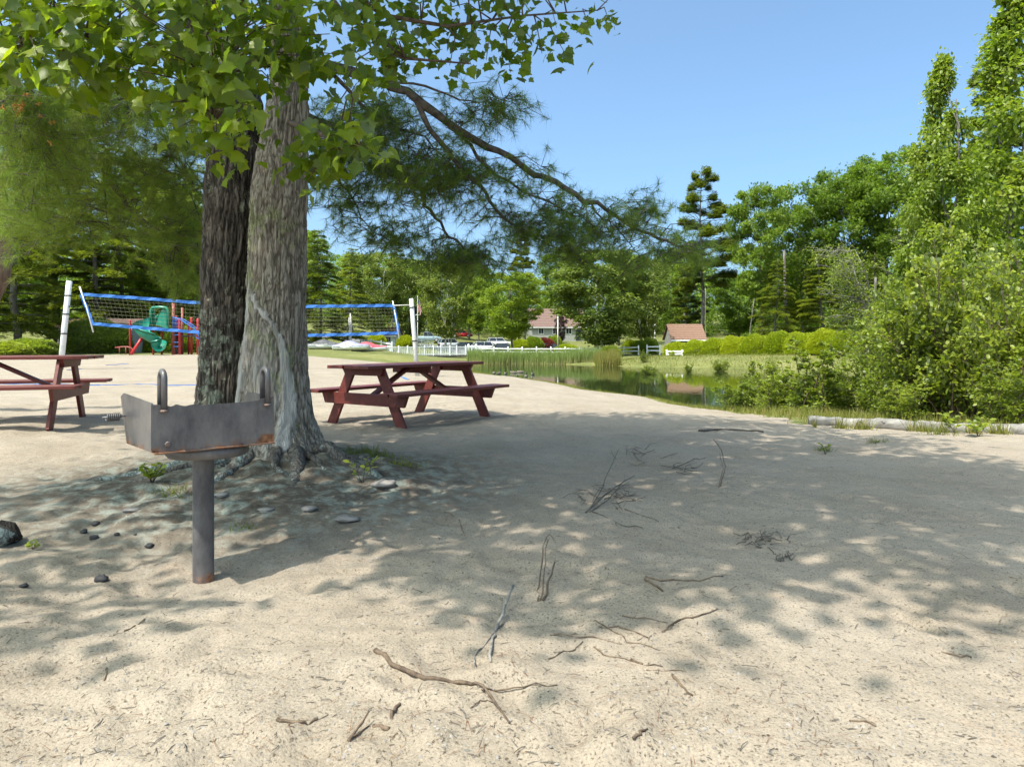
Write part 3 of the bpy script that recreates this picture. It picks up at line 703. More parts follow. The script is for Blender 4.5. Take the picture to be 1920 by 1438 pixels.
for n_, i in enumerate(single):
    o = link('leaf', leaf_meshes[n_ % 5])
    m4 = Matrix(Fr[i].tolist()).to_4x4() @ Matrix.Diagonal((L_s[i]*1.15, L_s[i]*1.15, L_s[i]*1.15, 1)); m4.translation = Vector(L_c[i])
    o.parent = mapleT; o.matrix_basis = Matrix.Translation(-mapleT.location) @ m4
def join_leaves(idx, temps, name):
    Vs, Fs, ts, off = [], [], [], 0
    for k, T in enumerate(temps):
        sel = idx[k::len(temps)]
        V, F, ix = scatter(L_c[sel], L_f[sel], L_u[sel], L_s[sel]*1.15, T)
        Vs.append(V); Fs.append(F+off); ts.append(L_t[sel][ix]); off += len(V)
    return mesh_np(name, np.concatenate(Vs), np.concatenate(Fs), attrs={'tint': np.concatenate(ts)})
keep(tag(link('leaves', join_leaves(rest, T_MAPLE, 'leaves'), None, M['maple']), kind='stuff'), mapleT)

# upper crown, above the frame, that shades the beach
def clump_cloud(centers, radii, n_per, size, r, flat=.6, hang=.3):
    C, F_, U, S = [], [], [], []
    for c, ra in zip(centers, radii):
        n = int(n_per*r.uniform(.7, 1.3))
        d = rdir(n, r)*(r.random(n)**.5*np.where(r.random(n) < .22, 1.5, .95))[:, None]*ra; d[:, 2] *= flat
        C.append(np.array(c)+d)
        f = nrm(d)+.7*r.normal(size=(n, 3)); f[:, 2] -= hang
        F_.append(f); u = r.normal(size=(n, 3))*.6; u[:, 2] += .9; U.append(u)
        S.append(size*r.uniform(.6, 1.25, n))
    return np.concatenate(C), np.concatenate(F_), np.concatenate(U), np.concatenate(S)
r2 = np.random.default_rng(5)
cc, cr = [], []
while len(cc) < 150:
    q = r2.uniform(-1, 1, 3)
    if q[0]**2+q[1]**2 > 1: continue
    c = np.array([-1.75+q[0]*3.4, 3.5+q[1]*3.5, 6.8+q[2]*1.5])
    if c[0] < -2.2 and c[1] < 2.6 and r2.random() < .65: continue
    if c[2]-.75 < EYE+.5*c[1]+.25: continue
    if math.hypot(c[0]+3.95, c[1]-.85) < 1.1 or c[1]+.40*c[2]-.75 < 2.15: continue
    cc.append(c); cr.append(r2.uniform(.55, .95))
for q in [(-4.8, 2.6, 5.4), (-4.4, 1.4, 5.0), (-6.4, 2.4, 5.6), (-5.2, 1.0, 5.2), (-3.9, .6, 5.2), (-5.6, 2.0, 6.2), (-3.6, 2.2, 5.2), (-6.2, .6, 5.6), (-5.4, -.2, 5.2), (-4.6, .2, 5.4), (-7, 1.4, 5.8), (-2.7, .8, 6.0), (-2.2, .6, 5.8), (-3.0, 1.2, 6.2), (-1.7, .8, 6.1)]:
    cc.append(np.array(q)); cr.append(r2.uniform(.4, .65))
C, F_, U, S = clump_cloud(cc, cr, 155, .15, r2)
keep(link('crown', leaf_mesh('crown', C, F_, U, S, T_DIAMOND, r2.random(len(C)), 1.2), None, M['maple_crown']), mapleT)
mb = MB()
for c in cc[::3]:
    s0 = Vector((-1.8, 5.25, min(max(c[2]-1.6, 3.9), 6.5))); c = Vector(c)
    mb.tube([s0, s0.lerp(c, .5)+Vector((0, 0, .25)), c], [.05, .03, .01], 6)
keep(mb.build('limb', M['bark_far'], None), mapleT)

# ---------------------------------------------------------------- pine boughs
def needle_tufts(pos, dirs, r, nn=46, length=.11, width=.0032, tintbase=None, spread=.75):
    n = len(pos); k = nn
    D = np.repeat(nrm(dirs), k, 0); Pp = np.repeat(pos, k, 0)
    t = r.random(n*k)
    f = nrm(D*(.35+.75*(1-spread))+r.normal(size=(n*k, 3))*.5*spread/.75)
    base = Pp+D*((t-.6)*.10)[:, None]
    L_ = length*r.uniform(.7, 1.15, n*k)
    side = nrm(np.cross(f, r.normal(size=(n*k, 3))))*(width/2)
    tip = base+f*L_[:, None]; tip[:, 2] -= .012
    V = np.stack([base-side, base+side, tip], 1).reshape(-1, 3)
    F = np.arange(n*k*3).reshape(-1, 3)
    tb = r.random(n) if tintbase is None else tintbase
    tint = np.repeat(np.clip(np.repeat(tb, k)+.18*r.normal(size=n*k), 0, .95), 3)
    return V, F, tint
def bough(parent, limbs, blobs, seed, nn=46, length=.11, twig_share=.55, drop=(0, 0, -.3), width=.0034):
    r = np.random.default_rng(seed); q = random.Random(seed)
    dn = []
    for lm, r0 in limbs:
        pts = P3(lm); n = len(pts)
        # smooth by subdividing with wiggle
        fine = []
        for i in range(n-1):
            for t in (0, .25, .5, .75):
                p = pts[i].lerp(pts[i+1], t)
                if i+t > 0: p += Vector((q.gauss(0, .012), q.gauss(0, .012), q.gauss(0, .014)))
                fine.append(p)
        fine.append(pts[-1]); m = len(fine)
        mb = MB(); mb.tube(fine, [r0*(1-.82*i/(m-1))*(1+.12*q.uniform(-1, 1)) for i in range(m)], 8)
        keep(mb.build('limb', M['limb']), parent)
        dn += fine
    D = np.array([tuple(d) for d in dn])
    pos, dr, tn = [], [], []
    mb = MB()
    for (px, py, rx, ry, Y, n, dY) in blobs:
        k = 0
        while k < n:
            # grouped: little branchlets of 3..5 tufts
            bx, by = q.gauss(px, rx*.55), q.gauss(py, ry*.55)
            A = P(bx, by, Y+q.gauss(0, dY))
            j = int(np.argmin(((D-np.array(A))**2).sum(1))); B = Vector(D[j]); 
            out = (A-B); 
            if out.length < 1e-3: out = Vector((0, 0, -1))
            out = out.normalized()
            if q.random() < twig_share and (A-B).length < 1.4:
                mid = B.lerp(A, .55)+Vector((q.gauss(0, .05), q.gauss(0, .05), .05))
                mb.tube([B, mid, A], [.006, .0045, .003], 3, cap=False)
            for _ in range(q.randint(3, 5)):
                o = Vector((q.gauss(0, .11), q.gauss(0, .11), q.gauss(0, .06)))
                p = A+o
                d = out+Vector(drop)+Vector((q.gauss(0, .6), q.gauss(0, .6), q.gauss(0, .35)))
                pos.append(tuple(p)); dr.append(tuple(d)); tn.append(min(max(q.gauss(.42, .2), 0), .8)); k += 1
                mb.tube([A, p], [.003, .002], 3, cap=False)
    V, F, t = needle_tufts(np.array(pos), np.array(dr), r, nn, length, width, np.array(tn))
    keep(link('needles', mesh_np('needles', V, F, attrs={'tint': t}), None, M['needle']), parent)
    keep(mb.build('twigs', M['limb']), parent)
limbsR = [
    ([(480, 60, 5.6), (600, 118, 5.5), (700, 150, 5.5), (765, 175, 5.6), (860, 250, 5.8), (960, 298, 6.0), (1040, 345, 6.2), (1120, 382, 6.4), (1190, 425, 6.6), (1250, 455, 6.8), (1330, 478, 7.0)], .052),
    ([(765, 175, 5.6), (822, 262, 5.7), (880, 330, 5.8), (935, 395, 6.0), (1000, 445, 6.2), (1090, 490, 6.4)], .026),
    ([(560, 210, 5.9), (690, 262, 6.0), (775, 335, 6.1), (800, 385, 6.1), (832, 432, 6.1), (875, 472, 6.1), (930, 492, 6.1)], .030),
    ([(860, 250, 5.8), (930, 330, 6.0), (1010, 372, 6.1), (1090, 410, 6.3), (1180, 455, 6.5)], .016),
    ([(560, 230, 5.9), (620, 300, 6.2), (650, 360, 6.3), (690, 425, 6.4), (740, 455, 6.4)], .014),
    ([(1100, 375, 6.35), (1135, 410, 6.4), (1170, 440, 6.5), (1200, 480, 6.6)], .012),
    ([(700, 150, 5.5), (800, 165, 5.6), (880, 190, 5.7), (945, 185, 5.8)], .014),
    ([(600, 118, 5.5), (700, 220, 5.8), (800, 260, 5.9), (860, 330, 5.9)], .02)]
blobsR = [(690, 250, 110, 80, 6.0, 330, .25), (760, 320, 110, 60, 6.0, 330, .25), (850, 330, 70, 55, 6.0, 170, .2), (640, 385, 70, 50, 6.3, 90, .2), (870, 485, 85, 26, 6.1, 190, .15),
          (770, 440, 90, 40, 6.3, 55, .2), (710, 460, 60, 35, 6.4, 50, .2), (940, 330, 80, 50, 6.0, 70, .15), (1020, 400, 80, 45, 6.2, 100, .15), (1050, 455, 80, 36, 6.3, 120, .15), (1150, 425, 85, 32, 6.5, 150, .15),
          (1205, 395, 50, 20, 6.6, 50, .1), (1275, 462, 70, 30, 6.9, 130, .15), (1150, 485, 100, 26, 6.5, 60, .15), (940, 200, 50, 34, 5.8, 60, .1), (880, 215, 60, 40, 5.8, 45, .1), (620, 330, 70, 50, 6.2, 60, .2), (960, 420, 70, 30, 6.1, 60, .15)]
bough(pineT, limbsR, [(*b[:5], int(b[5]*1.2), b[6]) for b in blobsR], 71, nn=46, length=.10, width=.0030)
limbsL = [
    ([(30, 330, 8.6), (90, 250, 7.4), (150, 250, 7.0), (195, 322, 6.9), (238, 388, 6.9), (290, 428, 6.9), (330, 460, 6.9)], .05),
    ([(30, 300, 8.6), (120, 190, 6.4), (230, 170, 5.8), (330, 190, 5.6)], .035),
    ([(30, 360, 8.6), (20, 250, 6.4), (40, 180, 5.4)], .03),
    ([(195, 322, 6.9), (198, 380, 6.8), (205, 430, 6.8)], .010),
    ([(150, 250, 7.0), (240, 290, 6.8), (330, 330, 6.8), (380, 350, 6.8)], .016),
    ([(25, 420, 8.8), (80, 400, 7.6), (160, 420, 7.2), (230, 445, 7.2)], .02)]
blobsL = [(60, 200, 90, 60, 5.4, 300, .3), (40, 300, 80, 70, 6.0, 330, .4), (150, 240, 90, 60, 6.2, 300, .4), (120, 340, 110, 60, 6.8, 300, .4), (40, 410, 80, 45, 7.2, 240, .4), (250, 210, 90, 50, 6.0, 220, .3),
          (260, 310, 100, 50, 6.8, 220, .3), (320, 390, 70, 60, 6.9, 230, .3), (350, 460, 50, 45, 6.9, 150, .2), (190, 420, 110, 40, 7.2, 120, .3), (340, 270, 60, 50, 6.6, 150, .3), (330, 520, 50, 40, 7.0, 70, .2)]
bough(leanT, limbsL, [(*b[:5], int(b[5]*1.15), b[6]) for b in blobsL], 72, nn=46, length=.105, twig_share=.4, width=.0032)
mb = MB(); lt = P3([(-240, 800, 9.0), (-120, 690, 9.0), (-45, 590, 9.0), (-6, 520, 9.0), (2, 462, 9.0), (-4, 400, 8.9), (-14, 320, 8.7), (-30, 150, 8.6), (-60, -120, 8.6)]); lt[0].z = tz(lt[0].x, 9)-.1
fine = [lt[i].lerp(lt[i+1], t) for i in range(len(lt)-1) for t in (0, .25, .5, .75)]+[lt[-1]]
mb.tube(fine, [.19-.12*i/(len(fine)-1)+.008*rnd.uniform(-1, 1) for i in range(len(fine))], 18)
keep(tag(mb.build('trunk', M['bark_red']), 'leaning trunk with reddish flaking bark'), leanT)
for k in range(26):
    px, py = rnd.choice([(15, 125), (50, 160), (80, 185), (30, 200), (75, 215), (60, 258), (130, 255), (100, 240), (160, 170), (20, 180), (0, 190), (120, 190), (170, 185)])
    p = P(px+rnd.gauss(0, 14), py+rnd.gauss(0, 9), 4.7+rnd.random()*.3); mb = MB()
    for _ in range(7):
        d = Vector((rnd.gauss(0, 1), rnd.gauss(0, 1), rnd.gauss(.2, 1))).normalized()
        mb.tube([p, p+d*.016, p+d*.026], [.003, .0055, .002], 5)
    keep(mb.build('pollen_cone', M['catkin']), leanT)
for (px, py, Y) in ((640, 258, 5.6), (598, 240, 5.6), (385, 425, 6.6), (350, 480, 6.8)):
    n = 70; V, F, t = needle_tufts(np.array([tuple(P(px, py, Y))]*3), np.array([(0, 0, -1.)]*3), np.random.default_rng(px), 60, .12, .005, None, .35)
    keep(link('dead_needles', mesh_np('dead_needles', V, F, attrs={'tint': t}), None, M['rust_needles']), pineT if px > 500 else leanT)

# ================================================================ PEDESTAL GRILL
def make_grill():
    base = Vector((-1.46, 3.23, tz(-1.46, 3.23)))
    g = empty('pedestal_grill', base, R(40), 'rusty steel park grill on a single post in front of the twin trunks', 'grill')
    zb, zt = .56-base.z, .768-base.z            # box floor and rim above the foot
    W, D, th = .53, .38, .006
    rustf = lambda p: max(0, .34-(p.z-zb)*6)+(.25 if p.x > .2 and p.z < zb+.05 else 0)+(.18 if abs(p.z-zt) < .008 else 0)
    def panel(poly, name, to3, n=26):
        # thin plate from an outline in 2-D, gridded for the rust attribute
        mb = MB(); k = len(poly)
        Vf = [to3(x, z, 0) for x, z in poly]; Vb = [to3(x, z, th) for x, z in poly]
        return mb, Vf, Vb
    # front plate: wavy worn rim
    nxp = 48; mb = MB(); cols = []
    for i in range(nxp+1):
        x = -W/2+W*i/nxp
        top = zt-.012*math.sin(math.pi*i/nxp)+.004*math.sin(i*.9)*math.exp(-((i-10)/9)**2)-(.006 if 6 < i < 9 else 0)
        if i > nxp-7: top += .006
        bot = zb+(.012 if i < 2 else 0)
        cols.append([bot+(top-bot)*j/12 for j in range(13)])
    V = []; F = []
    for side in (0, 1):
        for i in range(nxp+1):
            x = -W/2+W*i/nxp
            for j in range(13): V.append((x, -D/2+side*th, cols[i][j]))
    n1 = (nxp+1)*13
    for i in range(nxp):
        for j in range(12):
            a = i*13+j; F.append((a, a+13, a+14, a+1)); b = n1+a; F.append((b, b+1, b+14, b+13))
        a = i*13+12; F.append((a, a+13, n1+a+13, n1+a)); a = i*13; F.append((a, n1+a, n1+a+13, a+13))
    for i in (0, nxp):
        for j in range(12):
            a = i*13+j; F.append((a, a+1, n1+a+1, n1+a) if i == 0 else (a, n1+a, n1+a+1, a+1))
    mb.add(V, F); tag(mb.build('side_plate', M['steel'], g, {'rust': rustf}), 'long steel plate with rusted lower edge')
    # back plate
    mb = MB(); mb.box((0, D/2-th/2, zb+.04), (W, th, .08), None, .001); mb.build('low_lip', M['steel'], g, {'rust': rustf})
    # left end: taller at the far corner, leaning out
    def endplate(sx):
        mb = MB(); V = []; F = []; nj, nk = 10, 10
        for side in (0, 1):
            for j in range(nj+1):
                y = -D/2+.004+(D-.008)*j/nj; t = j/nj
                top = zt+(.006+.030*t if sx < 0 else .012)-(.02*max(0, (t-.9)/.1)**2)
                bot = zb+(.004 if sx < 0 else 0)
                for k in range(nk+1):
                    z = bot+(top-bot)*k/nk
                    V.append((sx*(W/2-.003-side*th)-(.05*t if sx < 0 else 0)*(.5+.5*k/nk), y, z))
        n_ = (nj+1)*(nk+1)
        for j in range(nj):
            for k in range(nk):
                a = j*(nk+1)+k; q1 = (a, a+nk+1, a+nk+2, a+1); q2 = (n_+a, n_+a+1, n_+a+nk+2, n_+a+nk+1)
                F += [q1, q2] if sx > 0 else [q1[::-1], q2[::-1]]
        rim = [j*(nk+1)+nk for j in range(nj+1)]
        F += [(rim[j], rim[j+1], n_+rim[j+1], n_+rim[j]) for j in range(nj)]
        e = [nj*(nk+1)+k for k in range(nk+1)]; F += [(e[k], e[k+1], n_+e[k+1], n_+e[k]) for k in range(nk)]
        e = list(range(nk+1)); F += [(e[k], e[k+1], n_+e[k+1], n_+e[k]) for k in range(nk)]
        mb.add(V, F); mb.build('end_plate', M['steel'], g, {'rust': rustf})
    endplate(-1); endplate(1)
    mb = MB(); mb.box((0, 0, zb+.004), (W-.02, D-.02, .006)); mb.build('floor_plate', M['steel'], g, {'rust': lambda p: .3})
    # lip along the bottom of the front
    mb = MB(); mb.box((.005, -D/2-.004, zb-.002), (W-.01, .016, .006), None, .001); mb.build('bottom_flange', M['steel'], g, {'rust': lambda p: .35})
    # cooking grate bars
    gr = MB()
    for i in range(14): x = -W/2+.03+(W-.06)*i/13; gr.tube([(x, -D/2+.02, zt-.045), (x, D/2-.02, zt-.045)], .005, 6)
    for y in (-D/2+.02, D/2-.02): gr.tube([(-W/2+.03, y, zt-.052), (W/2-.03, y, zt-.052)], .006, 6)
    gr.build('grate', M['steel'], g, {'rust': lambda p: .3})
    # two inverted-U handles standing on the rim
    for x in (-.215, .232):
        pts = [(x, -D/2-.010, zt-.03)]+[(x, -D/2-.010+.036*(1-math.cos(a)), zt+.105+.036*math.sin(a)) for a in np.linspace(0, math.pi, 10)]+[(x, -D/2+.062, zt-.045)]
        mb = MB(); mb.tube(pts, .0125, 12); mb.build('loop_handle', M['steel'], g, {'rust': lambda p: .12})
        mb = MB(); mb.lathe([(.0, -.004), (.017, -.003), (.018, .004), (.012, .008)], (x, -D/2-.010, zt-.03), 12); mb.build('weld', M['steel'], g, {'rust': lambda p: .3})
    # coil-spring grip of the grate, past the far left corner
    pts = [(-W/2-.045+.004*i/8-.0085*i/14*1.0, D/2-.02+.013*math.cos(i*.9), zt-.075+.013*math.sin(i*.9)) for i in range(60)]
    pts = [(-W/2-.055-.055*i/59, D/2-.03+.017*math.cos(i*.75), zt-.075+.017*math.sin(i*.75)) for i in range(60)]
    mb = MB(); mb.tube(pts, .0032, 6); mb.tube([(-W/2+.03, D/2-.03, zt-.06), (-W/2-.05, D/2-.03, zt-.075), (-W/2-.125, D/2-.03, zt-.075)], .005, 8)
    mb.build('spring_grip', M['steel'], g, {'rust': lambda p: .0})
    # bolt
    mb = MB(); rot = Matrix.Rotation(R(90), 3, 'X')
    V0 = len(mb.v); mb.lathe([(.0, -.002), (.013, -.002), (.013, .006), (.010, .009), (.0, .010)], (0, 0, 0), 8, False)
    mb.v = [tuple(Vector((-.20, -D/2-.001, zb+.035))+rot @ Vector(p)) for p in mb.v]
    mb.build('bolt', M['steel'], g, {'rust': lambda p: .2})
    # swivel bowl and post
    mb = MB(); mb.lathe([(.185, -.003), (.184, -.045), (.172, -.058), (.05, -.062)], (.02, 0, zb), 32); mb.build('swivel_bowl', M['steel'], g, {'rust': lambda p: .05})
    mb = MB(); pr = [(.0475, -.15)]+[(.0475, z) for z in np.linspace(-.05, zb-.058, 24)]; mb.lathe(pr, (0, 0, 0), 28)
    mb.build('post', M['steel'], g, {'rust': lambda p: .32*math.exp(-((p.z-.02)/.05)**2)+(.1 if p.z > zb-.16 else 0)})
make_grill()

# ================================================================ PICNIC TABLES
def make_table(loc, rz, label, L=2.25, seed=1):
    t = empty('picnic_table', loc, rz, label, 'picnic table', 'red picnic tables'); q = random.Random(seed)
    zt_, zs = .755, .445; jit = lambda a=.004: q.uniform(-a, a)
    for k in range(5):
        y = -.294+.147*k; mb = MB(); mb.box((jit(.012), y, zt_-.019+jit(.0015)), (L+jit(.01), .139, .038), None, .004); mb.build('tabletop_plank', M['wood'], t)
    for sy in (-1, 1):
        for k in (0, 1):
            mb = MB(); mb.box((jit(.012), sy*(.585+.147*k), zs-.019+jit(.0015)), (L+jit(.01), .139, .038), None, .004); mb.build('bench_plank', M['wood'], t)
    for sx in (-1, 1):
        xe = sx*(L/2-.30)
        for sy in (-1, 1):
            mb = MB(); mb.bar((xe, sy*.24, zt_-.04), (xe, sy*.64, -.06), .038, .14, (0, sy*.8, .5), .004); mb.build('leg', M['wood'], t)
        # seat support beam with raked ends, and top cleat, either side of the legs
        mb = MB(); zc = zs-.038
        mb.prism([(-.735, zc-.0), (.735, zc-.0), (.675, zc-.14), (-.675, zc-.14)], 0, .038); 
        mb.v = [(xe+sx*.0195+(sx > 0)*0+y*1.0-(0 if sx > 0 else .038), x, z) for x, y, z in mb.v]; mb.build('seat_beam', M['wood'], t)
        mb = MB(); zc = zt_-.038
        mb.prism([(-.36, zc), (.36, zc), (.30, zc-.09), (-.30, zc-.09)], 0, .038)
        mb.v = [(xe+sx*.0195+y-(0 if sx > 0 else .038), x, z) for x, y, z in mb.v]; mb.build('top_cleat', M['wood'], t)
        mb = MB(); mb.bar((xe-sx*.03, 0, zs-.115), (sx*.06, 0, zt_-.05), .09, .038, (0, 0, 1), .004); mb.build('brace', M['wood'], t)
    mb = MB(); mb.box((0, 0, zt_-.038-.045), (.038, .66, .088), None, .004); mb.build('center_cleat', M['wood'], t)
    bm = MB()
    for sx in (-1, 1):
        for sy in (-1, 1):
            for z in (.33, .69): bm.lathe([(.0, 0), (.009, 0), (.009, .004), (.0, .005)], (0, 0, 0), 8)
    return t
make_table((-1.33, 9.05, tz(-1.33, 9.05)-.01), R(56), 'red wooden picnic table standing just right of the twin trunks')
make_table((-6.02, 7.78, tz(-6.0, 7.8)-.0), R(18), 'red wooden picnic table cut by the left edge of the photo', seed=2)

# ================================================================ VOLLEYBALL NET, POLES, COURT LINES
NY = 22.0
def pole(name, lo, hi, r, mat, label, bands):
    b = Vector(lo); o = empty(name, b, 0, label, 'pole', 'volleyball net poles')
    d = Vector(hi)-b
    mb = MB(); mb.tube([d*0-Vector((0, 0, .1)), d*.5, d*.995, d], [r, r, r, r*.8], 16); mb.build('shaft', mat, o)
    for t in bands:
        mb = MB(); mb.tube([d*t, d*(t+.013)], r*1.25, 14); mb.build('strap', M['black'], o)
    if r > .07:
        mb = MB(); c = d*.71+Vector((.12, 0, 0)); mb.box(c, (.10, .06, .05), None, .006); mb.tube([c, c+Vector((.08, -.03, .02))], .012, 6); mb.build('winch', M['black'], o)
pl0 = at(113, NY); pole('net_pole', pl0, P(130, 527, NY), .085, M['white'], 'white net pole with black straps, tilted, nearest the left picnic table', (.40, .62, .83))
pl1 = at(783, NY+1); pole('net_pole', pl1, P(771, 560, NY+1), .075, M['pole_grey'], 'grey net pole rising behind the picnic table right of the trunks', (.45, .88))
net = empty('volleyball_net', P(445, 640, NY), 0, 'blue edged volleyball net strung behind the twin trunks', 'net')
topL = [(152, 552), (260, 559), (372, 568), (480, 573), (570, 575), (660, 574), (738, 573)]
botL = [(172, 607), (270, 615), (372, 623), (480, 628), (570, 629), (660, 627), (747, 624)]
def npt(u, v):
    k = u*(len(topL)-1)
    i_ = np.arange(len(topL)); tx, ty = np.interp(k, i_, [a for a, b in topL]), np.interp(k, i_, [b for a, b in topL])
    bx_, by_ = np.interp(k, i_, [a for a, b in botL]), np.interp(k, i_, [b for a, b in botL])
    p = P(tx+(bx_-tx)*v, ty+(by_-ty)*v, NY+.9*u); p.y += .05*math.sin(6*u+2*v)
    return p
def tape(f, n, wdir, name, w_=.13):
    mb = MB(); V = []; F = []
    for i in range(n+1):
        c, d = f(i/n), wdir; tw_ = .012*math.sin(i*1.7)
        for s_, o_ in ((-.5, 0), (.5, 0)):
            for y_ in (-.006, .006): V.append(c+Vector(d)*(s_*w_+tw_*.4)+Vector((0, y_+tw_*s_*2, 0)))
    for i in range(n):
        a = i*4; b = a+4
        F += [(a, b, b+2, a+2), (a+1, a+3, b+3, b+1), (a, a+1, b+1, b), (a+2, b+2, b+3, a+3)]
    F += [(0, 2, 3, 1), (n*4, n*4+1, n*4+3, n*4+2)]
    mb.add(V, F, False); keep(mb.build(name, M['blue_tape']), net)
tape(lambda u: npt(u, 0), 60, (0, 0, 1), 'top_tape', .10); tape(lambda u: npt(u, 1), 60, (0, 0, 1), 'bottom_tape', .10)
tape(lambda v: npt(0, v), 12, (1, 0, .25), 'side_tape', .10); tape(lambda v: npt(1, v), 12, (1, 0, .1), 'side_tape', .10)
mb = MB()
for k in range(1, 8):
    v = k/8; mb.tube([npt(u, v) for u in np.linspace(0, 1, 30)], .0030, 3, False)
for k in range(1, 78):
    u = k/78; mb.tube([npt(u, v)+Vector((0, .004, 0)) for v in np.linspace(0, 1, 5)], .0024, 3, False)
keep(tag(mb.build('netting', M['net']), kind='stuff'), net)
mb = MB(); mb.tube([npt(1, 0), P(772, 572, NY+1)], .018, 6); keep(mb.build('rope', M['rope']), net)
mb = MB(); mb.tube([npt(0, 1)+Vector((.02, 0, -.28)), npt(0, .5), npt(0, 0)+Vector((-.05, 0, .25))], .022, 8); keep(mb.build('spreader_rod', M['white']), net)
mb = MB(); mb.tube([npt(1, 1)+Vector((.02, 0, -.2)), npt(1, .5), npt(1, 0)+Vector((-.03, 0, .16))], .018, 8); keep(mb.build('spreader_rod', M['white']), net)
def ground_strip(pxs, name, w_, mat, lab, cat, grp):
    pts = [G(a, b) for a, b in pxs]; mb = MB(); V = []; F = []
    fine = []
    for a, b in zip(pts[:-1], pts[1:]):
        k = max(2, int((b-a).length/.35)); fine += [a.lerp(b, t/k) for t in range(k)]
    fine.append(pts[-1])
    for i, p in enumerate(fine):
        t = (fine[min(i+1, len(fine)-1)]-fine[max(i-1, 0)]); n_ = Vector((-t.y, t.x, 0)).normalized()*w_/2
        for s_ in (-1, 1):
            q = p+n_*s_+Vector((.02*math.sin(i*2.1), 0, 0)); V += [(q.x, q.y, tz(q.x, q.y)+.012), (q.x, q.y, tz(q.x, q.y)-.01)]
    for i in range(len(fine)-1): a = i*4; F += [(a, a+2, a+6, a+4), (a, a+4, a+5, a+1), (a+2, a+3, a+7, a+6)]
    mb.add(V, F); tag(mb.build(name, mat), lab, cat, grp)
ground_strip([(-30, 720), (70, 721), (160, 722), (260, 721), (372, 722)], 'court_line', .05, M['blue_tape'], 'blue court tape on the sand running left from the trunks behind the grill', 'court line', 'volleyball court tapes')
ground_strip([(130, 694), (150, 692)], 'court_line', .16, M['blue_tape'], 'short loose end of blue court tape on shaded sand below the white pole', 'court line', 'volleyball court tapes')
ground_strip([(200, 685), (240, 682)], 'court_line', .06, M['blue_tape'], 'short blue court tape on the sand below the green slide', 'court line', 'volleyball court tapes')
ground_strip([(745, 705), (765, 712)], 'court_line', .06, M['blue_tape'], 'blue court tape glimpsed under the right picnic table top', 'court line', 'volleyball court tapes')

# ================================================================ PLAYGROUND
pg0 = at(300, 36.0); PGY = 36.0; KP = FPX/PGY
pg = empty('playground_set', pg0, 0, 'red and blue climbing frame with green spiral slide seen left of the trunks', 'playground')
def L2(px, py, dy=0): return Vector(((px-300)/KP, dy, EYE-(py-HORY)/KP-pg0.z))
# spiral chute
def chute():
    V = []; F = []; n = 46; k = 11; c = Vector((-.38, .15, 0))
    for i in range(n+1):
        t = i/n; a = R(70+250*min(t/.86, 1)); r = .62
        z = 1.55*(1-t)**.9+.22
        if t < .86: p = c+Vector((r*math.cos(a), r*math.sin(a), z)); tg = Vector((-math.sin(a), math.cos(a), 0))
        else:
            a1 = R(320); p = c+Vector((r*math.cos(a1), r*math.sin(a1), z))+Vector((-math.sin(a1), math.cos(a1), 0))*((t-.86)*2.0)*.0+Vector((.25, -.55, 0))*((t-.86)/.14); tg = Vector((.25, -.55, 0)).normalized()
            tg = Vector((-math.sin(a1), math.cos(a1), 0)).lerp(tg, (t-.86)/.14).normalized()
        out = Vector((tg.y, -tg.x, 0))
        for j in range(k):
            b = math.pi*(j/(k-1)); wx_ = -.34*math.cos(b); hz = .42*(1-math.sin(b))**.9*(1.25 if wx_ > 0 and t < .8 else 1)
            V.append(p+out*wx_*(1+.15*hz)+Vector((0, 0, hz)))
    m = (n+1)*k
    V2 = [v+Vector((0, 0, -.05)) for v in V]
    for i in range(n):
        for j in range(k-1):
            a = i*k+j; F += [(a, a+1, a+k+1, a+k), (m+a, m+a+k, m+a+k+1, m+a+1)]
        for j in (0, k-1): a = i*k+j; F.append((a, a+k, m+a+k, m+a))
    for j in range(k-1):
        for i in (0, n): a = i*k+j; F.append((a, m+a, m+a+1, a+1))
    mb = MB(); mb.add(V+V2, F, True); return mb
tag(chute().build('spiral_slide', M['green_slide'], pg), 'green plastic spiral slide chute')
mb = MB()   # hood: rounded arch frame with an opening
ho = [L2(283, 607), L2(283, 582), L2(286, 577), L2(300, 576), L2(311, 577), L2(315, 582), L2(315, 612)]
mb.tube(ho, .075, 8); mb.build('slide_hood', M['green_slide'], pg)
mb = MB(); a, b, c, d = L2(302, 580, .05), L2(314, 578, .05), L2(315, 618, .05), L2(291, 609, .05)
pts = [a, b, c, d]; mb.add([p for p in pts]+[p+Vector((0, .06, 0)) for p in pts], [(0, 3, 2, 1), (4, 5, 6, 7), (0, 1, 5, 4), (1, 2, 6, 5), (2, 3, 7, 6), (3, 0, 4, 7)]); mb.build('hood_panel', M['green_slide'], pg)
mb = MB(); a, b, c, d = L2(283, 580, .1), L2(288, 580, .1), L2(288, 607, .1), L2(283, 607, .1)
pts = [a, b, c, d]; mb.add([p for p in pts]+[p+Vector((0, .06, 0)) for p in pts], [(0, 3, 2, 1), (4, 5, 6, 7), (0, 1, 5, 4), (1, 2, 6, 5), (2, 3, 7, 6), (3, 0, 4, 7)]); mb.build('hood_panel', M['green_slide'], pg)
def ppost(px, ytop, dy, r=.062, m='red_post', cap=True):
    x = (px-300)/KP; zt_ = EYE-(ytop-HORY)/KP-pg0.z
    zb_ = tz(pg0.x+x, PGY+dy)-pg0.z-.05
    mb = MB(); prof = [(r, zb_), (r, zt_-.06), (r*.9, zt_-.02), (r*.5, zt_)] if cap else [(r, zb_), (r, zt_)]
    mb.lathe(prof, (x, dy, 0), 12); mb.build('post', M[m], pg)
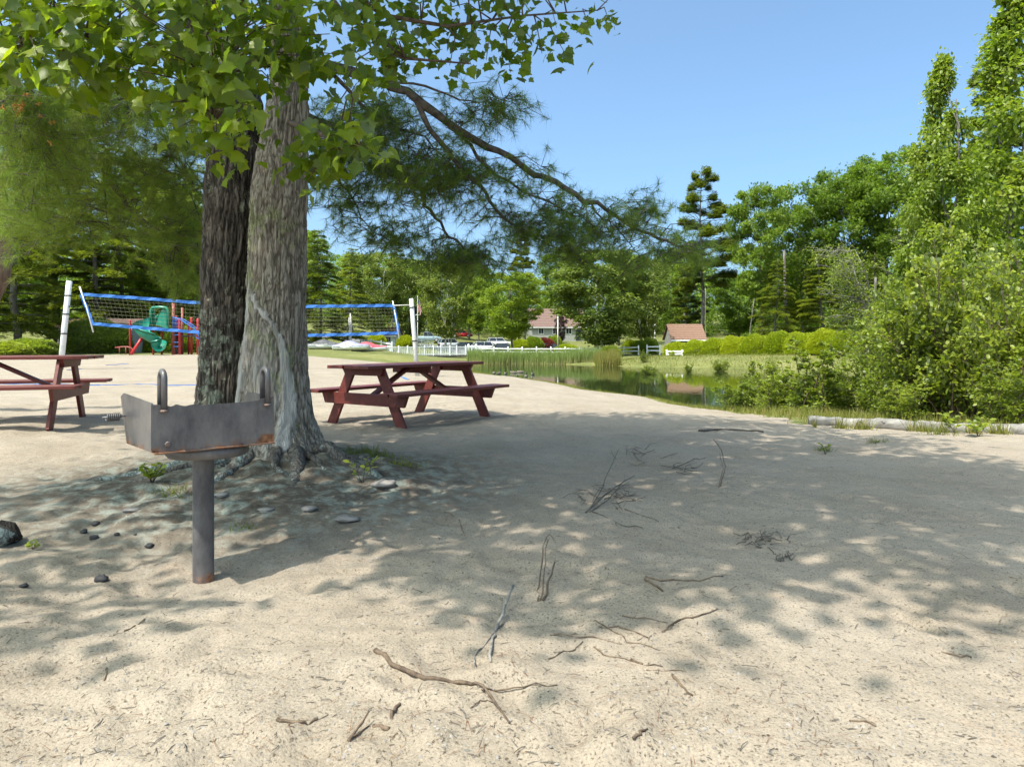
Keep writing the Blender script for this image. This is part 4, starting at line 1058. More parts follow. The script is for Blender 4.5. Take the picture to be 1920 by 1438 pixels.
for a in ((240, 600, .2, .05), (272.5, 605, .8, .05), (285, 590, 1.0, .05), (335, 597, .1, .055), (344, 594, .9, .06), (358, 600, 1.6, .05), (366, 597, .3, .062), (330, 602, 1.4, .05), (301, 590, 1.7, .05)): ppost(*a)
ppost(319, 568, .35, .085, 'rust_post', False); ppost(323, 575, 1.1, .06, 'rust_post', False)
mb = MB(); mb.tube([L2(268, 628, .1), L2(252, 664, -.3)], .075, 8); mb.build('slanted_post', M['red_post'], pg)
mb = MB(); mb.tube([L2(216, 652), L2(228, 650.5), L2(240, 650.5), L2(247, 653), L2(251, 659), L2(252, 664)], .035, 8); mb.build('balance_rail', M['rust_post'], pg)
for px in (224, 236):
    mb = MB(); mb.tube([L2(px, 651), L2(px, 664)], .025, 8); mb.build('rail_leg', M['rust_post'], pg)
mb = MB(); mb.box(((308-300)/KP, 1.0, 1.30), (1.1, 1.3, .08), None, .01); mb.build('deck', M['deck'], pg)
mb = MB(); mb.box(((348-300)/KP, 1.0, 1.0), (1.1, 1.2, .08), None, .01); mb.build('deck', M['deck'], pg)
mb = MB(); mb.box(((304-300)/KP, 1.6, .62), (.6, .05, 1.2), None, .01); mb.build('climbing_wall', M['deck'], pg)
for k in range(3):
    mb = MB(); mb.lathe([(.0, -.03), (.07, -.02), (.08, 0), (.05, .03), (0, .04)], ((295+9*k-300)/KP, 1.52, .55+.22*((k*2) % 3)), 10); mb.build('climbing_hold', M['red_post'], pg)
mb = MB(); c = L2(327.5, 608, .2)
for k in range(6): mb.tube([c+Vector((-.2+.08*k, 0, -.22)), c+Vector((-.2+.08*k, 0, .22))], .03, 6)
mb.box(c+Vector((0, .02, .24)), (.5, .05, .06)); mb.box(c+Vector((0, .02, -.24)), (.5, .05, .06)); mb.build('barrier_panel', M['blue_play'], pg)
for dy in (.1, .55):
    mb = MB(); mb.tube([L2(321, 595, dy), L2(334, 598, dy), L2(350, 608, dy), L2(363, 617, dy), L2(372, 630, dy), L2(374, 645, dy)], .035, 8); mb.build('arch_rail', M['blue_play'], pg)
for k, (px, py) in enumerate(((330, 597), (342, 603), (353, 610), (363, 617), (371, 629))):
    mb = MB(); mb.tube([L2(px, py, .1), L2(px, py, .55)], .022, 6); mb.build('arch_rung', M['blue_play'], pg)
mb = MB(); mb.tube([L2(368+6*math.cos(a), 629+6*math.sin(a), .25) for a in np.linspace(0, 2*math.pi, 18)], .025, 6); mb.build('ring', M['blue_play'], pg)
for py in (628, 642, 650):
    mb = MB(); mb.tube([L2(322, py, .2), L2(336, py, .15)], .022, 6); mb.build('ladder_rung', M['blue_play'], pg)
mb = MB(); mb.box(L2(316, 633, .6), (.14, .06, .5), None, .01); mb.build('side_panel', M['blue_play'], pg)
mb = MB(); mb.tube([L2(278, 606, .6), L2(280, 598, .6), L2(282, 594, .6)], [.10, .09, .03], 8); mb.build('turning_knob', M['red_post'], pg)

# low shed behind the play area
def house(name, base, w_, d_, hw, hr, rz, mats, label, windows=(), door=None, over=.25, cat='house', front=-1):
    h = empty(name, base, rz, label, cat); wm, rm = mats
    mb = MB(); x, y = w_/2, d_/2
    mb.add([(-x, -y, -.4), (x, -y, -.4), (x, y, -.4), (-x, y, -.4), (-x, -y, hw), (x, -y, hw), (x, y, hw), (-x, y, hw), (-x, 0, hw+hr), (x, 0, hw+hr)],
           [(0, 1, 5, 4), (1, 2, 6, 9, 5), (2, 3, 7, 6), (3, 0, 4, 8, 7), (0, 3, 2, 1), (4, 5, 9, 8), (6, 7, 8, 9)]); mb.build('wall', M[wm], h)
    sl = hr/y
    for s_ in (-1, 1):
        mb = MB(); V = []
        for xx in (-x-over, x+over):
            for (yy, zz) in ((0, hw+hr+.05), (s_*(y+over), hw-sl*over+.05)):
                V += [(xx, yy, zz), (xx, yy, zz+.10)]
        F = [(0, 1, 3, 2), (4, 6, 7, 5), (1, 5, 7, 3), (0, 2, 6, 4), (2, 3, 7, 6), (0, 4, 5, 1)]
        mb.add(V, F); rf = mb.build('roof_slope', M[rm], h)
        nrow = 7          # shingle courses standing proud of the slope
        for k in range(nrow):
            t0, t1 = k/nrow, (k+1)/nrow-.02; mb = MB(); V = []
            for xx in (-x-over+.02, x+over-.02):
                for t, lift in ((t0, .012), (t1, .04)):
                    V.append((xx, s_*(y+over)*t, hw+hr+.15-(hr+sl*over)*t+lift)); V.append((xx, s_*(y+over)*t, hw+hr+.15-(hr+sl*over)*t-.01))
            mb.add(V, [(0, 2, 6, 4), (2, 3, 7, 6), (0, 4, 5, 1), (0, 1, 3, 2), (4, 6, 7, 5)]); mb.build('shingle_course', M[rm], rf)
    mb = MB(); mb.box((0, -y-over+.0, hw-sl*over+.02), (w_+2*over, .05, .16)); mb.build('fascia', M['white'], h)
    for (wx_, wz, ww, wh) in windows:
        mb = MB(); mb.box((wx_, -y-.03, wz), (ww+.16, .06, wh+.16), None, .01); wo_ = mb.build('window_frame', M['white'], h)
        for s_ in (-1, 1):
            mb = MB(); mb.box((wx_+s_*ww*.26, -y-.065, wz), (ww*.46, .02, wh*.94)); mb.build('pane', M['glass'], wo_)
    if door:
        mb = MB(); mb.box((door[0], -y-.03, door[2]/2), (door[1], .06, door[2])); mb.build('door', M['car_navy'], h)
    return h
house('shed', at(200, 44), 4.6, 2.6, 1.5, .5, 0, ('siding', 'roof_brown'), 'low grey shed half hidden in shrubs behind the playground slide', (), None, .15, 'shed')
house('playhouse', at(727, 100), 3.3, 2.6, 1.5, .95, R(-12), ('siding_white', 'roof_orange'), 'tiny white playhouse with orange roof and two dark windows', ((-.55, .85, .7, .7), (.65, .85, .7, .7)), None, .3, 'playhouse')
hb = at(1040, 146); hb.z = max(hb.z, .9)
house('house', hb, 11, 9, 3.0, 3.6, R(6), ('siding', 'roof_brown'), 'grey sided house with broad brown roof between trees beyond the pond', ((-.6, 1.9, 1.1, 1.1), (2.2, 1.9, 1.1, 1.1), (-3.6, 1.9, 1.0, 1.1)), (4.2, 1.1, 2.1), .5)
hs = at(1283, 84); house('shed', hs, 4.0, 3.2, 1.9, 1.65, R(4), ('siding', 'roof_orange'), 'pale grey shed with terracotta shingle roof rising over the hedge', ((.9, 1.1, .7, .7),), (-.6, .9, 1.8), .22, 'shed')

# ================================================================ FENCES AND FOOTBRIDGE
def rail_fence(pts, step, h, label, rails=(.45, .82), pw=.14, group='white rail fences'):
    """posts and rails of one run; pts are ground places (x, y)"""
    P0 = [Vector((x, y, tz(x, y))) for x, y in pts]
    f = empty('rail_fence', P0[0], 0, label, 'fence', group); spots = []
    for a, b in zip(P0[:-1], P0[1:]):
        k = max(1, round((b-a).length/step)); spots += [a.lerp(b, i/k) for i in range(k)]
    spots.append(P0[-1])
    spots = [Vector((p.x, p.y, tz(p.x, p.y)))-P0[0] for p in spots]
    pm = MB(); pm.box((0, 0, h/2-.1), (pw, pw, h+.2), None, .01); pm.lathe([(pw*.7, h), (pw*.7, h+.03), (.02, h+.09)], (0, 0, 0), 4, False); pm = pm.mesh('post')
    for p in spots: o = link('post', pm, f, M['white']); o.location = p; o.rotation_euler[2] = rnd.uniform(-.05, .05)
    for a, b in zip(spots[:-1], spots[1:]):
        for r_ in rails:
            mb = MB(); o_ = Vector((0, 0, h*r_)); mb.bar(a+o_+Vector((0, 0, rnd.uniform(-.03, .03))), b+o_+Vector((0, 0, rnd.uniform(-.03, .03))), .05, .14, (0, 0, 1), .006); mb.build('rail', M['white'], f)
def X_(px, Y): return ((px-960)/FPX*Y, Y)
rail_fence([X_(900, 86), X_(1006, 85), X_(1115, 83), X_(1197, 81)], 1.95, 1.05, 'long white rail fence along the reeds in front of the dark hatchback')
rail_fence([X_(1213, 79.5), X_(1237, 79)], 1.6, 1.15, 'short free standing white fence panel left of the clipped hedge')
rail_fence([X_(1250, 65), X_(1310, 63.5), X_(1420, 60)], 2.0, .62, 'low white rail fence running under the left end of the hedge')
rail_fence([X_(1570, 53), X_(1655, 49), X_(1720, 47)], 2.0, .85, 'white rail fence at the right end of the hedge beside the shrubs')
rail_fence([X_(770, 104), X_(812, 100.5)], 1.2, 1.0, 'white three rail fence ramp in front of the grey pickup', (.3, .6, .9), .12)
rail_fence([X_(676, 72), X_(735, 70)], 1.6, .9, 'white rail fence beyond the boats, left of the footbridge', (.5, .85), .11)
# footbridge with white balusters
b0, b1 = Vector((*X_(705, 68), 0)), Vector((*X_(893, 76), 0)); zbr = -.45
br = empty('footbridge', (b0.x, b0.y, zbr), 0, 'white railed footbridge seen behind the picnic table top', 'bridge')
dv = (b1-b0); L_ = dv.length; ux = dv.normalized(); nv = Vector((-ux.y, ux.x, 0))
mb = MB(); mb.bar((0, 0, -.1), dv+Vector((0, 0, -.1)), 1.8, .2, (0, 0, 1), .01); mb.build('deck', M['bark_far'], br)
bal = MB(); bal.box((0, 0, .42), (.04, .04, .84)); bal = bal.mesh('baluster')
pst = MB(); pst.box((0, 0, .52), (.13, .13, 1.06), None, .01); pst = pst.mesh('bridge_post')
for s_ in (-.85, .85):
    for z in (.12, .88):
        mb = MB(); mb.bar(nv*s_+Vector((0, 0, z)), dv+nv*s_+Vector((0, 0, z)), .07, .07, (0, 0, 1), .005); mb.build('handrail', M['white'], br)
    k = int(L_/.22)
    for i in range(k):
        o = link('baluster', bal, br, M['white']); o.location = ux*(.1+i*.22)+nv*s_
    for i in range(7):
        o = link('post', pst, br, M['white']); o.location = ux*(L_*i/6)+nv*s_
for t in (.03, .97):
    mb = MB(); mb.box(dv*t+Vector((0, 0, -.55)), (.9, 2.0, .85), None, .02); mb.build('abutment', M['stone'], br)
for px, Y in ((878.5, 83), (893, 82)):
    p = at(px, Y); mb = MB(); mb.lathe([(.13, -.2), (.13, 1.35), (.10, 1.42), (.02, 1.45)], (0, 0, 0), 10)
    o = mb.build('gate_post', M['white']); o.location = p
    tag(o, 'stout white gate post left of the silver car' if px < 880 else 'stout white gate post in front of the white car', 'post', 'white gate posts')

# ================================================================ CARS
def car(px, Y, rz, paint, kind, label, cat='car'):
    base = at(px, Y); base.z += .03
    c = empty('parked_'+('pickup' if kind == 'pickup' else 'car'), base, rz, label, cat, 'vehicles parked beyond the pond')
    # stations along x (front = +x): half width, underside, belt height
    prof = {'sedan': dict(L=4.6, W=1.76, belt=.88, hood=.82, roof=1.42, c=(-1.55, -1.0, .45, 1.15)),
            'suv': dict(L=4.6, W=1.82, belt=1.02, hood=.98, roof=1.70, c=(-2.15, -1.9, .45, 1.05)),
            'hatch': dict(L=4.2, W=1.74, belt=.92, hood=.86, roof=1.46, c=(-1.95, -1.45, .45, 1.15)),
            'pickup': dict(L=5.4, W=1.9, belt=1.08, hood=1.06, roof=1.85, c=(-.55, -.45, .85, 1.35))}[kind]
    L, W, belt, hood, roof = prof['L'], prof['W'], prof['belt'], prof['hood'], prof['roof']
    st = [(-L/2, .80, .36, belt-.14), (-L/2+.12, .94, .26, belt-.03), (-L/2+.6, 1, .22, belt), (-.5, 1, .20, belt), (.6, 1, .20, belt), (L/2-1.1, 1, .22, hood+.02), (L/2-.35, .95, .24, hood-.08), (L/2-.06, .84, .32, hood-.22), (L/2, .76, .36, hood-.3)]
    V = []; F = []
    for x, w_, z0, z1 in st:
        h = W/2*w_
        V += [(x, -h*.92, z0), (x, -h, z0+.14), (x, -h*1.0, (z0+z1)/2+.06), (x, -h*.93, z1), (x, -h*.6, z1+.03), (x, h*.6, z1+.03), (x, h*.93, z1), (x, h, (z0+z1)/2+.06), (x, h, z0+.14), (x, h*.92, z0)]
    k = 10
    for i in range(len(st)-1):
        for j in range(k): a = i*k+j; b = i*k+(j+1) % k; F.append((a, b, b+k, a+k))
    F += [tuple(range(k)), tuple(range(len(st)*k-1, (len(st)-1)*k-1, -1))]
    mb = MB(); mb.add(V, F, True); mb.build('body', M[paint], c)
    # greenhouse
    x0, x1, x2, x3 = prof['c']; hw, hr = W/2*.90, W/2*.72
    mb = MB(); z0 = belt+.0; z1 = roof-.05
    V = [(x0, -hw, z0), (x3, -hw, z0), (x3, hw, z0), (x0, hw, z0), (x1, -hr, z1), (x2, -hr, z1), (x2, hr, z1), (x1, hr, z1)]
    mb.add(V, [(0, 1, 5, 4), (1, 2, 6, 5), (2, 3, 7, 6), (3, 0, 4, 7), (4, 5, 6, 7)]); mb.build('window_glass', M['glass'], c)
    mb = MB(); mb.box(((x1+x2)/2, 0, roof-.03), (x2-x1+.12, hr*2+.06, .07), None, .03); mb.build('roof', M[paint], c)
    for s_ in (-1, 1):
        for (xa, xb) in ((x0, x1), (x3, x2), ((x0+x3)/2-.1, (x1+x2)/2-.1)):
            mb = MB(); mb.bar((xa, s_*(hw+.004), z0), (xb, s_*(hr+.008), z1), .07, .04, (1, 0, 0), .005); mb.build('pillar', M[paint], c)
    for sx in (-L/2+.85, L/2-.9):
        for s_ in (-1, 1):
            r = .33 if kind in ('sedan', 'hatch') else .38
            def wheel(prof_, name, mt, par):
                m_ = MB(); m_.lathe(prof_, (0, 0, 0), 18); m_.v = [(p[0], p[2]*s_, p[1]) for p in m_.v]; o = m_.build(name, M[mt], par); return o
            w_ = wheel([(r*.6, -.10), (r*.95, -.10), (r, -.06), (r, .08), (r*.93, .11), (r*.62, .11)], 'wheel', 'black', c); w_.location = (sx, s_*(W/2-.10), r)
            wheel([(0, .06), (r*.2, .125), (r*.6, .105), (r*.63, .08)], 'rim', 'pole_grey', w_)
    for s_ in (-1, 1):
        mb = MB(); mb.box((L/2-.10, s_*W*.34, hood-.24), (.14, .34, .13), None, .03); mb.build('headlight', M['siding_white'], c)
        mb = MB(); mb.box((-L/2+.08, s_*W*.38, belt-.18), (.10, .24, .2), None, .03); mb.build('tail_light', M['car_red_car'], c)
        mb = MB(); mb.box((x3-.2, s_*(W/2+.05), belt+.06), (.12, .18, .12), None, .03); mb.build('wing_mirror', M[paint], c)
    mb = MB(); mb.box((L/2-.02, 0, .42), (.10, W*.8, .16), None, .03); mb.build('bumper', M['black'], c)
    if kind == 'pickup':
        mb = MB(); mb.box((-L/2+1.05, 0, belt+.03), (1.8, W*.78, .05)); mb.build('bed_cover', M['black'], c)
    return c
car(846, 118, R(25), 'car_silver', 'suv', 'pale silver car at the left end of the parked row behind the bridge')
car(868, 114, R(200), 'car_dark', 'hatch', 'dark blue car between the silver car and the first gate post')
car(898, 112, R(195), 'car_white_car', 'suv', 'white car parked between the gate posts and the black sedan')
car(938, 112, R(190), 'car_dark', 'sedan', 'black sedan beside the bright green maple beyond the reeds')
car(1032, 112, R(8), 'car_navy', 'hatch', 'dark navy hatchback parked in front of the grey house')
car(800, 126, R(6), 'car_teal', 'pickup', 'grey green pickup truck under the trees left of the birches', 'pickup')
car(866, 146, R(2), 'car_red_car', 'suv', 'red car in deep shade under the trees behind the birches')
car(936, 128, R(15), 'car_white_car', 'suv', 'white car mostly hidden behind the bright green maple')

# ================================================================ BOATS ON THE BANK
def boat(px, Y, rz, hull, cover, label, L=2.9, cov=True):
    b = at(px, Y); o = empty('small_boat', b, rz, label, 'boat', 'small boats drawn up on the bank')
    n, k = 14, 9; V = []; F = []
    for i in range(n+1):
        t = i/n; x = -L/2+L*t; hw = .58*(math.sin(math.pi*min(1, .30+.70*(1-t)))**.7) if t > .25 else .56
        hw = max(hw, .04); sh = .10*t*t
        for j in range(k):
            a = math.pi*j/(k-1); V.append((x, -hw*math.cos(a), .40+sh-.36*math.sin(a)**.8))
    for i in range(n):
        for j in range(k-1): a = i*k+j; F.append((a, a+k, a+k+1, a+1))
        F.append((i*k+k-1, (i+1)*k+k-1, (i+1)*k, i*k))
    F += [tuple(range(k)), tuple(range(n*k+k-1, n*k-1, -1))]
    mb = MB(); mb.add(V, F, True); mb.build('hull', M[hull], o)
    if cov:
        V = []; F = []
        for i in range(n+1):
            t = i/n; x = -L/2+L*t; hw = .60*(math.sin(math.pi*min(1, .30+.70*(1-t)))**.7) if t > .25 else .58
            hw = max(hw, .05); pk = .42*math.exp(-((t-.42)/.28)**2)
            for j in range(k):
                a = math.pi*j/(k-1); V.append((x, -hw*math.cos(a), .405+.10*t*t+(.05+pk)*math.sin(a)))
        for i in range(n):
            for j in range(k-1): a = i*k+j; F.append((a, a+1, a+k+1, a+k))
        mb = MB(); mb.add(V, F, True); mb.build('cover', M[cover], o)
    mb = MB(); mb.tube([(-L/2+.02, -.56, .42), (0, -.60, .44), (L/2-.5, -.35, .47), (L/2, 0, .53), (L/2-.5, .35, .47), (0, .60, .44), (-L/2+.02, .56, .42)], .03, 6); mb.build('gunwale', M['white'], o)
boat(611, 58, R(8), 'white', 'cover_grey', 'white boat under a grey cover on the grassy bank just right of the trunks')
boat(659, 56, R(-6), 'white', 'cover_purple', 'lavender covered boat between the grey covered and the red one')
boat(692, 57, R(14), 'white', 'cover_red', 'red topped boat nearest the footbridge')
boat(592, 62, R(30), 'cover_grey', 'cover_grey', 'dark grey boat tucked against the trunk edge behind the white boat', 2.2)

# ================================================================ FLAGPOLE, UTILITY POLES
fp = at(783, 96); fo = empty('flagpole', fp, 0, 'white flagpole with cross arm standing beside the grey net pole', 'flagpole')
mb = MB(); mb.lathe([(.06, -.2), (.055, 3), (.035, 7.0), (.03, 7.3), (.0, 7.35)], (0, 0, 0), 10); mb.build('mast', M['white'], fo)
mb = MB(); mb.tube([(-.35, 0, 4.6), (.35, 0, 4.6)], .03, 8); mb.build('yard', M['white'], fo)
nx2, nz2 = 10, 26; V = []; cl = []; F = []
for i in range(nx2+1):
    for j in range(nz2+1):
        u, v = i/nx2, j/nz2
        V.append((.05+.42*u+.05*math.sin(v*9+u*3), .10*math.sin(u*9+v*2), 6.7-1.7*v-.5*u*u))
        stripe = int(u*7*1.0) % 2
        cl.append((.05, .07, .22, 1) if v < .32 and u < .5 else ((.42, .03, .05, 1) if stripe == 0 else (.75, .74, .72, 1)))
for i in range(nx2):
    for j in range(nz2): a = i*(nz2+1)+j; F.append((a, a+1, a+nz2+2, a+nz2+1))
me = mesh_np('flag', np.array(V), np.array(F), True, None, {'col': np.array(cl)})
fl = link('flag', me, None, M['flag']); fl.parent = fo; tag(fl, 'limp red and white striped flag with blue corner')
sm_ = fl.modifiers.new('thickness', 'SOLIDIFY'); sm_.thickness = .01
def util_pole(px, Y, ytop, label, r=.11, arm=1.2, mat='bark_birch'):
    b = at(px, Y); h = P(px, ytop, Y).z-b.z; o = empty('utility_pole', b, 0, label, 'utility pole', 'utility poles along the road')
    mb = MB(); mb.lathe([(r, -.2), (r*.75, h)], (0, 0, 0), 10); mb.build('mast', M[mat], o)
    if arm:
        mb = MB(); mb.box((0, -.1, h-.5), (arm, .1, .12), None, .01); mb.build('cross_arm', M[mat], o)
util_pole(1046, 98, 590, 'pale pole standing in front of the grey house', .10, 0)
util_pole(1228, 96, 605, 'pale wooden pole left of the terracotta roofed shed', .10, .9)
util_pole(1283, 104, 586, 'dark pole peeking above the terracotta shed roof', .12, 1.4, 'bark_far')

# ================================================================ GEESE
def goose_mesh():
    sp = [(-.36, .16, .015, .012), (-.30, .155, .05, .03), (-.20, .14, .11, .085), (-.05, .125, .145, .115), (.10, .125, .14, .115), (.20, .15, .10, .10), (.25, .21, .062, .065), (.265, .28, .042, .043), (.265, .36, .034, .034), (.27, .43, .032, .032), (.285, .475, .040, .040), (.315, .485, .038, .036), (.345, .475, .022, .02), (.375, .465, .014, .010), (.395, .462, .006, .005)]
    n = 12; V = []; cl = []
    for i, (x, z, ry, rz_) in enumerate(sp):
        nx, nz = (sp[min(i+1, len(sp)-1)][0]-sp[max(i-1, 0)][0]), (sp[min(i+1, len(sp)-1)][1]-sp[max(i-1, 0)][1])
        l_ = math.hypot(nx, nz); ux_, uz_ = -nz/l_, nx/l_
        for j in range(n):
            a = 2*math.pi*j/n; V.append((x+ux_*rz_*math.sin(a), ry*math.cos(a), z+uz_*rz_*math.sin(a)))
            up = math.sin(a)
            if i <= 1: c = (.6, .58, .52) if up < .3 else (.03, .025, .02)
            elif i <= 5: c = (.13, .095, .065) if up > -.35 else (.42, .38, .31)
            elif i <= 6: c = (.45, .41, .34) if up < 0 else (.12, .10, .08)
            elif i in (10, 11) and up < -.1: c = (.70, .68, .64)
            else: c = (.012, .012, .012)
            cl.append((*c, 1))
    F = [(i*n+j, i*n+(j+1) % n, (i+1)*n+(j+1) % n, (i+1)*n+j) for i in range(len(sp)-1) for j in range(n)]
    V += [(sp[0][0]-.01, 0, sp[0][1]), (sp[-1][0]+.005, 0, sp[-1][1])]; cl += [(.03, .03, .03, 1)]*2; a = len(V)-2
    F3 = [(j, a, (j+1) % n, (j+1) % n) for j in range(n)]
    me = bpy.data.meshes.new('goose'); me.from_pydata(V, [], F+[(j, (j+1) % n, a)[::-1] for j in range(n)]+[((len(sp)-1)*n+j, (len(sp)-1)*n+(j+1) % n, a+1) for j in range(n)])
    me.polygons.foreach_set('use_smooth', [True]*len(me.polygons)); at_ = me.attributes.new('col', 'FLOAT_COLOR', 'POINT'); at_.data.foreach_set('color', np.array(cl, np.float32).ravel())
    me.update(); me.materials.append(M['goose']); return me
gmsh = goose_mesh()
ords = ['first goose from the left, swimming just beyond the picnic table', 'second goose from the left, close behind the first', 'third goose from the left, facing the beach', 'fourth goose from the left with its tail showing', 'fifth goose from the left, in the middle of the flock', 'sixth goose from the left, with pale breast turned', 'last goose on the right end of the flock']
for k, (px, py, rz) in enumerate(((926, 699, 100), (934, 700, 60), (948, 700, 265), (964, 698, 170), (976, 697, 175), (946, 705, 280), (999, 701, 255))):
    px = sorted((926, 935, 948, 963, 976, 986, 999))[k]
    Y = (EYE-WATER_Z)*FPX/(py+2-HORY); o = link('goose', gmsh); o.location = ((px-960)/FPX*Y, Y, WATER_Z-.03); o.rotation_euler[2] = R(rz); o.scale = (.72,)*3
    tag(o, ords[k], 'goose', 'geese on the pond')

# ================================================================ TREES
def wiggle_line(a, b, n, amp, q, sag=0):
    a, b = Vector(a), Vector(b); out = []
    for i in range(n):
        t = i/(n-1); p = a.lerp(b, t)
        if 0 < i < n-1: p += Vector((q.gauss(0, amp), q.gauss(0, amp), q.gauss(0, amp*.5)-sag*math.sin(math.pi*t)))
        out.append(p)
    return out
def gen_broad(seed, H=14, W=8, base=.28, ncl=60, nl=16000, leaf=.26, stems=1, lean=.0, flat=.62, top=.0, T=T_CLUMP, r0=.22, hang=.25, spire=False):
    """broad-leaved tree: one trunk mesh (with limbs) and one crown mesh"""
    r = np.random.default_rng(seed); q = random.Random(seed)
    cl, cr = [], []
    while len(cl) < ncl:
        t = q.random()
        zc = H*(base+(1-base)*t)
        env = W/2*(math.sin(math.pi*min(1, .12+.88*(1-t)**(.8+top)))**.55)*q.uniform(.8, 1.08)
        if spire: env = W/2*min(1, 1.75*(1-t)**1.1)*min(1, .5+t*3)*q.uniform(.75, 1.05)
        a = q.uniform(0, 2*math.pi); rad = env*math.sqrt(q.uniform(.12, 1))
        cl.append(np.array((rad*math.cos(a)+lean*t*H, rad*math.sin(a), min(zc, H*.97)))); cr.append(W*q.uniform(.05, .14)*(.55+.45*min(1, 3*(1-t)) if spire else 1))
    C, F_, U, S = clump_cloud(cl, cr, nl/ncl, leaf, r, flat, hang)
    cidx = np.repeat(r.random(ncl), [0]*ncl) if False else None
    tint = np.clip(.5+.22*r.normal(size=len(C))+.16*np.sin(C[:, 0]*1.7+seed)+.12*np.sin(C[:, 2]*2.1), 0, 1)
    crown = leaf_mesh('crown', C, F_, U, S, T, tint)
    mb = MB()
    for s_ in range(stems):
        a = 2*math.pi*s_/max(stems, 1)+seed; off = .0 if stems == 1 else .35
        tx, ty = (q.gauss(0, .25), q.gauss(0, .25)) if stems == 1 else (math.cos(a)*H*.16, math.sin(a)*H*.10)
        ln = wiggle_line((off*math.cos(a), off*math.sin(a), -.4), (tx+lean*H*.8, ty, H*.86), 9, H*.008, q)
        mb.tube(ln, [max(r0*(1-.9*(i/8)**.8)*(1.0 if stems == 1 else .6), .02) for i in range(9)], 9)
        for k in range(10 if stems == 1 else 5):
            i = q.randint(2, 7); c = Vector(cl[q.randrange(ncl)])
            if c.z < ln[i].z: continue
            mb.tube(wiggle_line(ln[i], c, 5, H*.01, q), [r0*.32, r0*.24, r0*.16, r0*.1, r0*.04], 5)
    return mb.mesh('trunk'), crown
def gen_pine(seed, H=22, W=6.5, base=.30, whorls=15, nl=15000, gap=1.0, leaf=.34, up=.10, r0=.24, droop=0.0, dens_in=.35, T=T_SPRAY, flat=.16, expo=.75, nbr=(3, 6)):
    r = np.random.default_rng(seed); q = random.Random(seed); mb = MB()
    ln = wiggle_line((0, 0, -.4), (q.gauss(0, .5), q.gauss(0, .4), H), 10, H*.005, q)
    mb.tube(ln, [max(r0*(1-.95*i/9), .02) for i in range(10)], 9)
    C, F_, U, br = [], [], [], []
    for k in range(whorls):
        t = (k+q.uniform(-.25, .25))/whorls; z = H*(base+(1-base)*t); nb = q.randint(*nbr)
        a0 = q.random()*6.3
        for j in range(nb):
            if q.random() < .12*gap: continue
            a = a0+2*math.pi*j/nb+q.gauss(0, .3)
            ln_ = W/2*((1-t)**expo+.06)*(q.uniform(.55, 1.12) if droop > .05 else q.uniform(.35, 1.2))
            if t < .2: ln_ *= .75+t
            e = Vector((math.cos(a)*ln_, math.sin(a)*ln_, ln_*(up-droop*1.0)))
            zz0 = z; z = min(z+(0 if droop > .05 else q.gauss(0, H*.016)), H*.985)
            s0 = Vector((np.interp(z, [p.z for p in ln], [p.x for p in ln]), np.interp(z, [p.z for p in ln], [p.y for p in ln]), z))
            mid = s0+e*.5+Vector((0, 0, .10*ln_)); end = s0+e
            mb.tube([s0, mid, end], [r0*.22, r0*.14, .015], 4); br.append((s0, mid, end, ln_, a, t)); z = zz0
    tot = sum(b[3]**1.3 for b in br); tn = []
    for s0, mid, end, ln_, a, t in br:
        n = int(nl*ln_**1.3/tot); u = np.clip(r.beta(2.2, 1.1, n)*(1-dens_in)+dens_in+.05*r.normal(size=n), .1, 1.06)
        p = np.array(s0)[None]*((1-u)**2)[:, None]+np.array(mid)[None]*(2*u*(1-u))[:, None]+np.array(end)[None]*(u**2)[:, None]
        wd = ln_*.30*(1.15-u)+.22
        side = np.array((-math.sin(a), math.cos(a), 0)); rad = np.array((math.cos(a), math.sin(a), 0))
        sv = r.normal(size=n)*.55
        p = p+side[None]*(sv*wd)[:, None]+np.array((0, 0, 1))[None]*(np.abs(r.normal(size=n))*flat*(.6+.1*ln_)-droop*np.abs(sv)*wd*.8)[:, None]
        C.append(p); f = rad[None]+side[None]*(sv*1.1)[:, None]+.25*r.normal(size=(n, 3)); f[:, 2] += .25-droop*1.4; F_.append(f)
        uu = .35*r.normal(size=(n, 3)); uu[:, 2] += 1; U.append(uu); tn.append(np.clip(.25+.45*(u-.4)+.16*r.normal(size=n), 0, 1))
    C, F_, U, tn = np.concatenate(C), np.concatenate(F_), np.concatenate(U), np.concatenate(tn)
    return mb.mesh('trunk'), leaf_mesh('crown', C, F_, U, leaf*r.uniform(.6, 1.2, len(C)), T, tn)
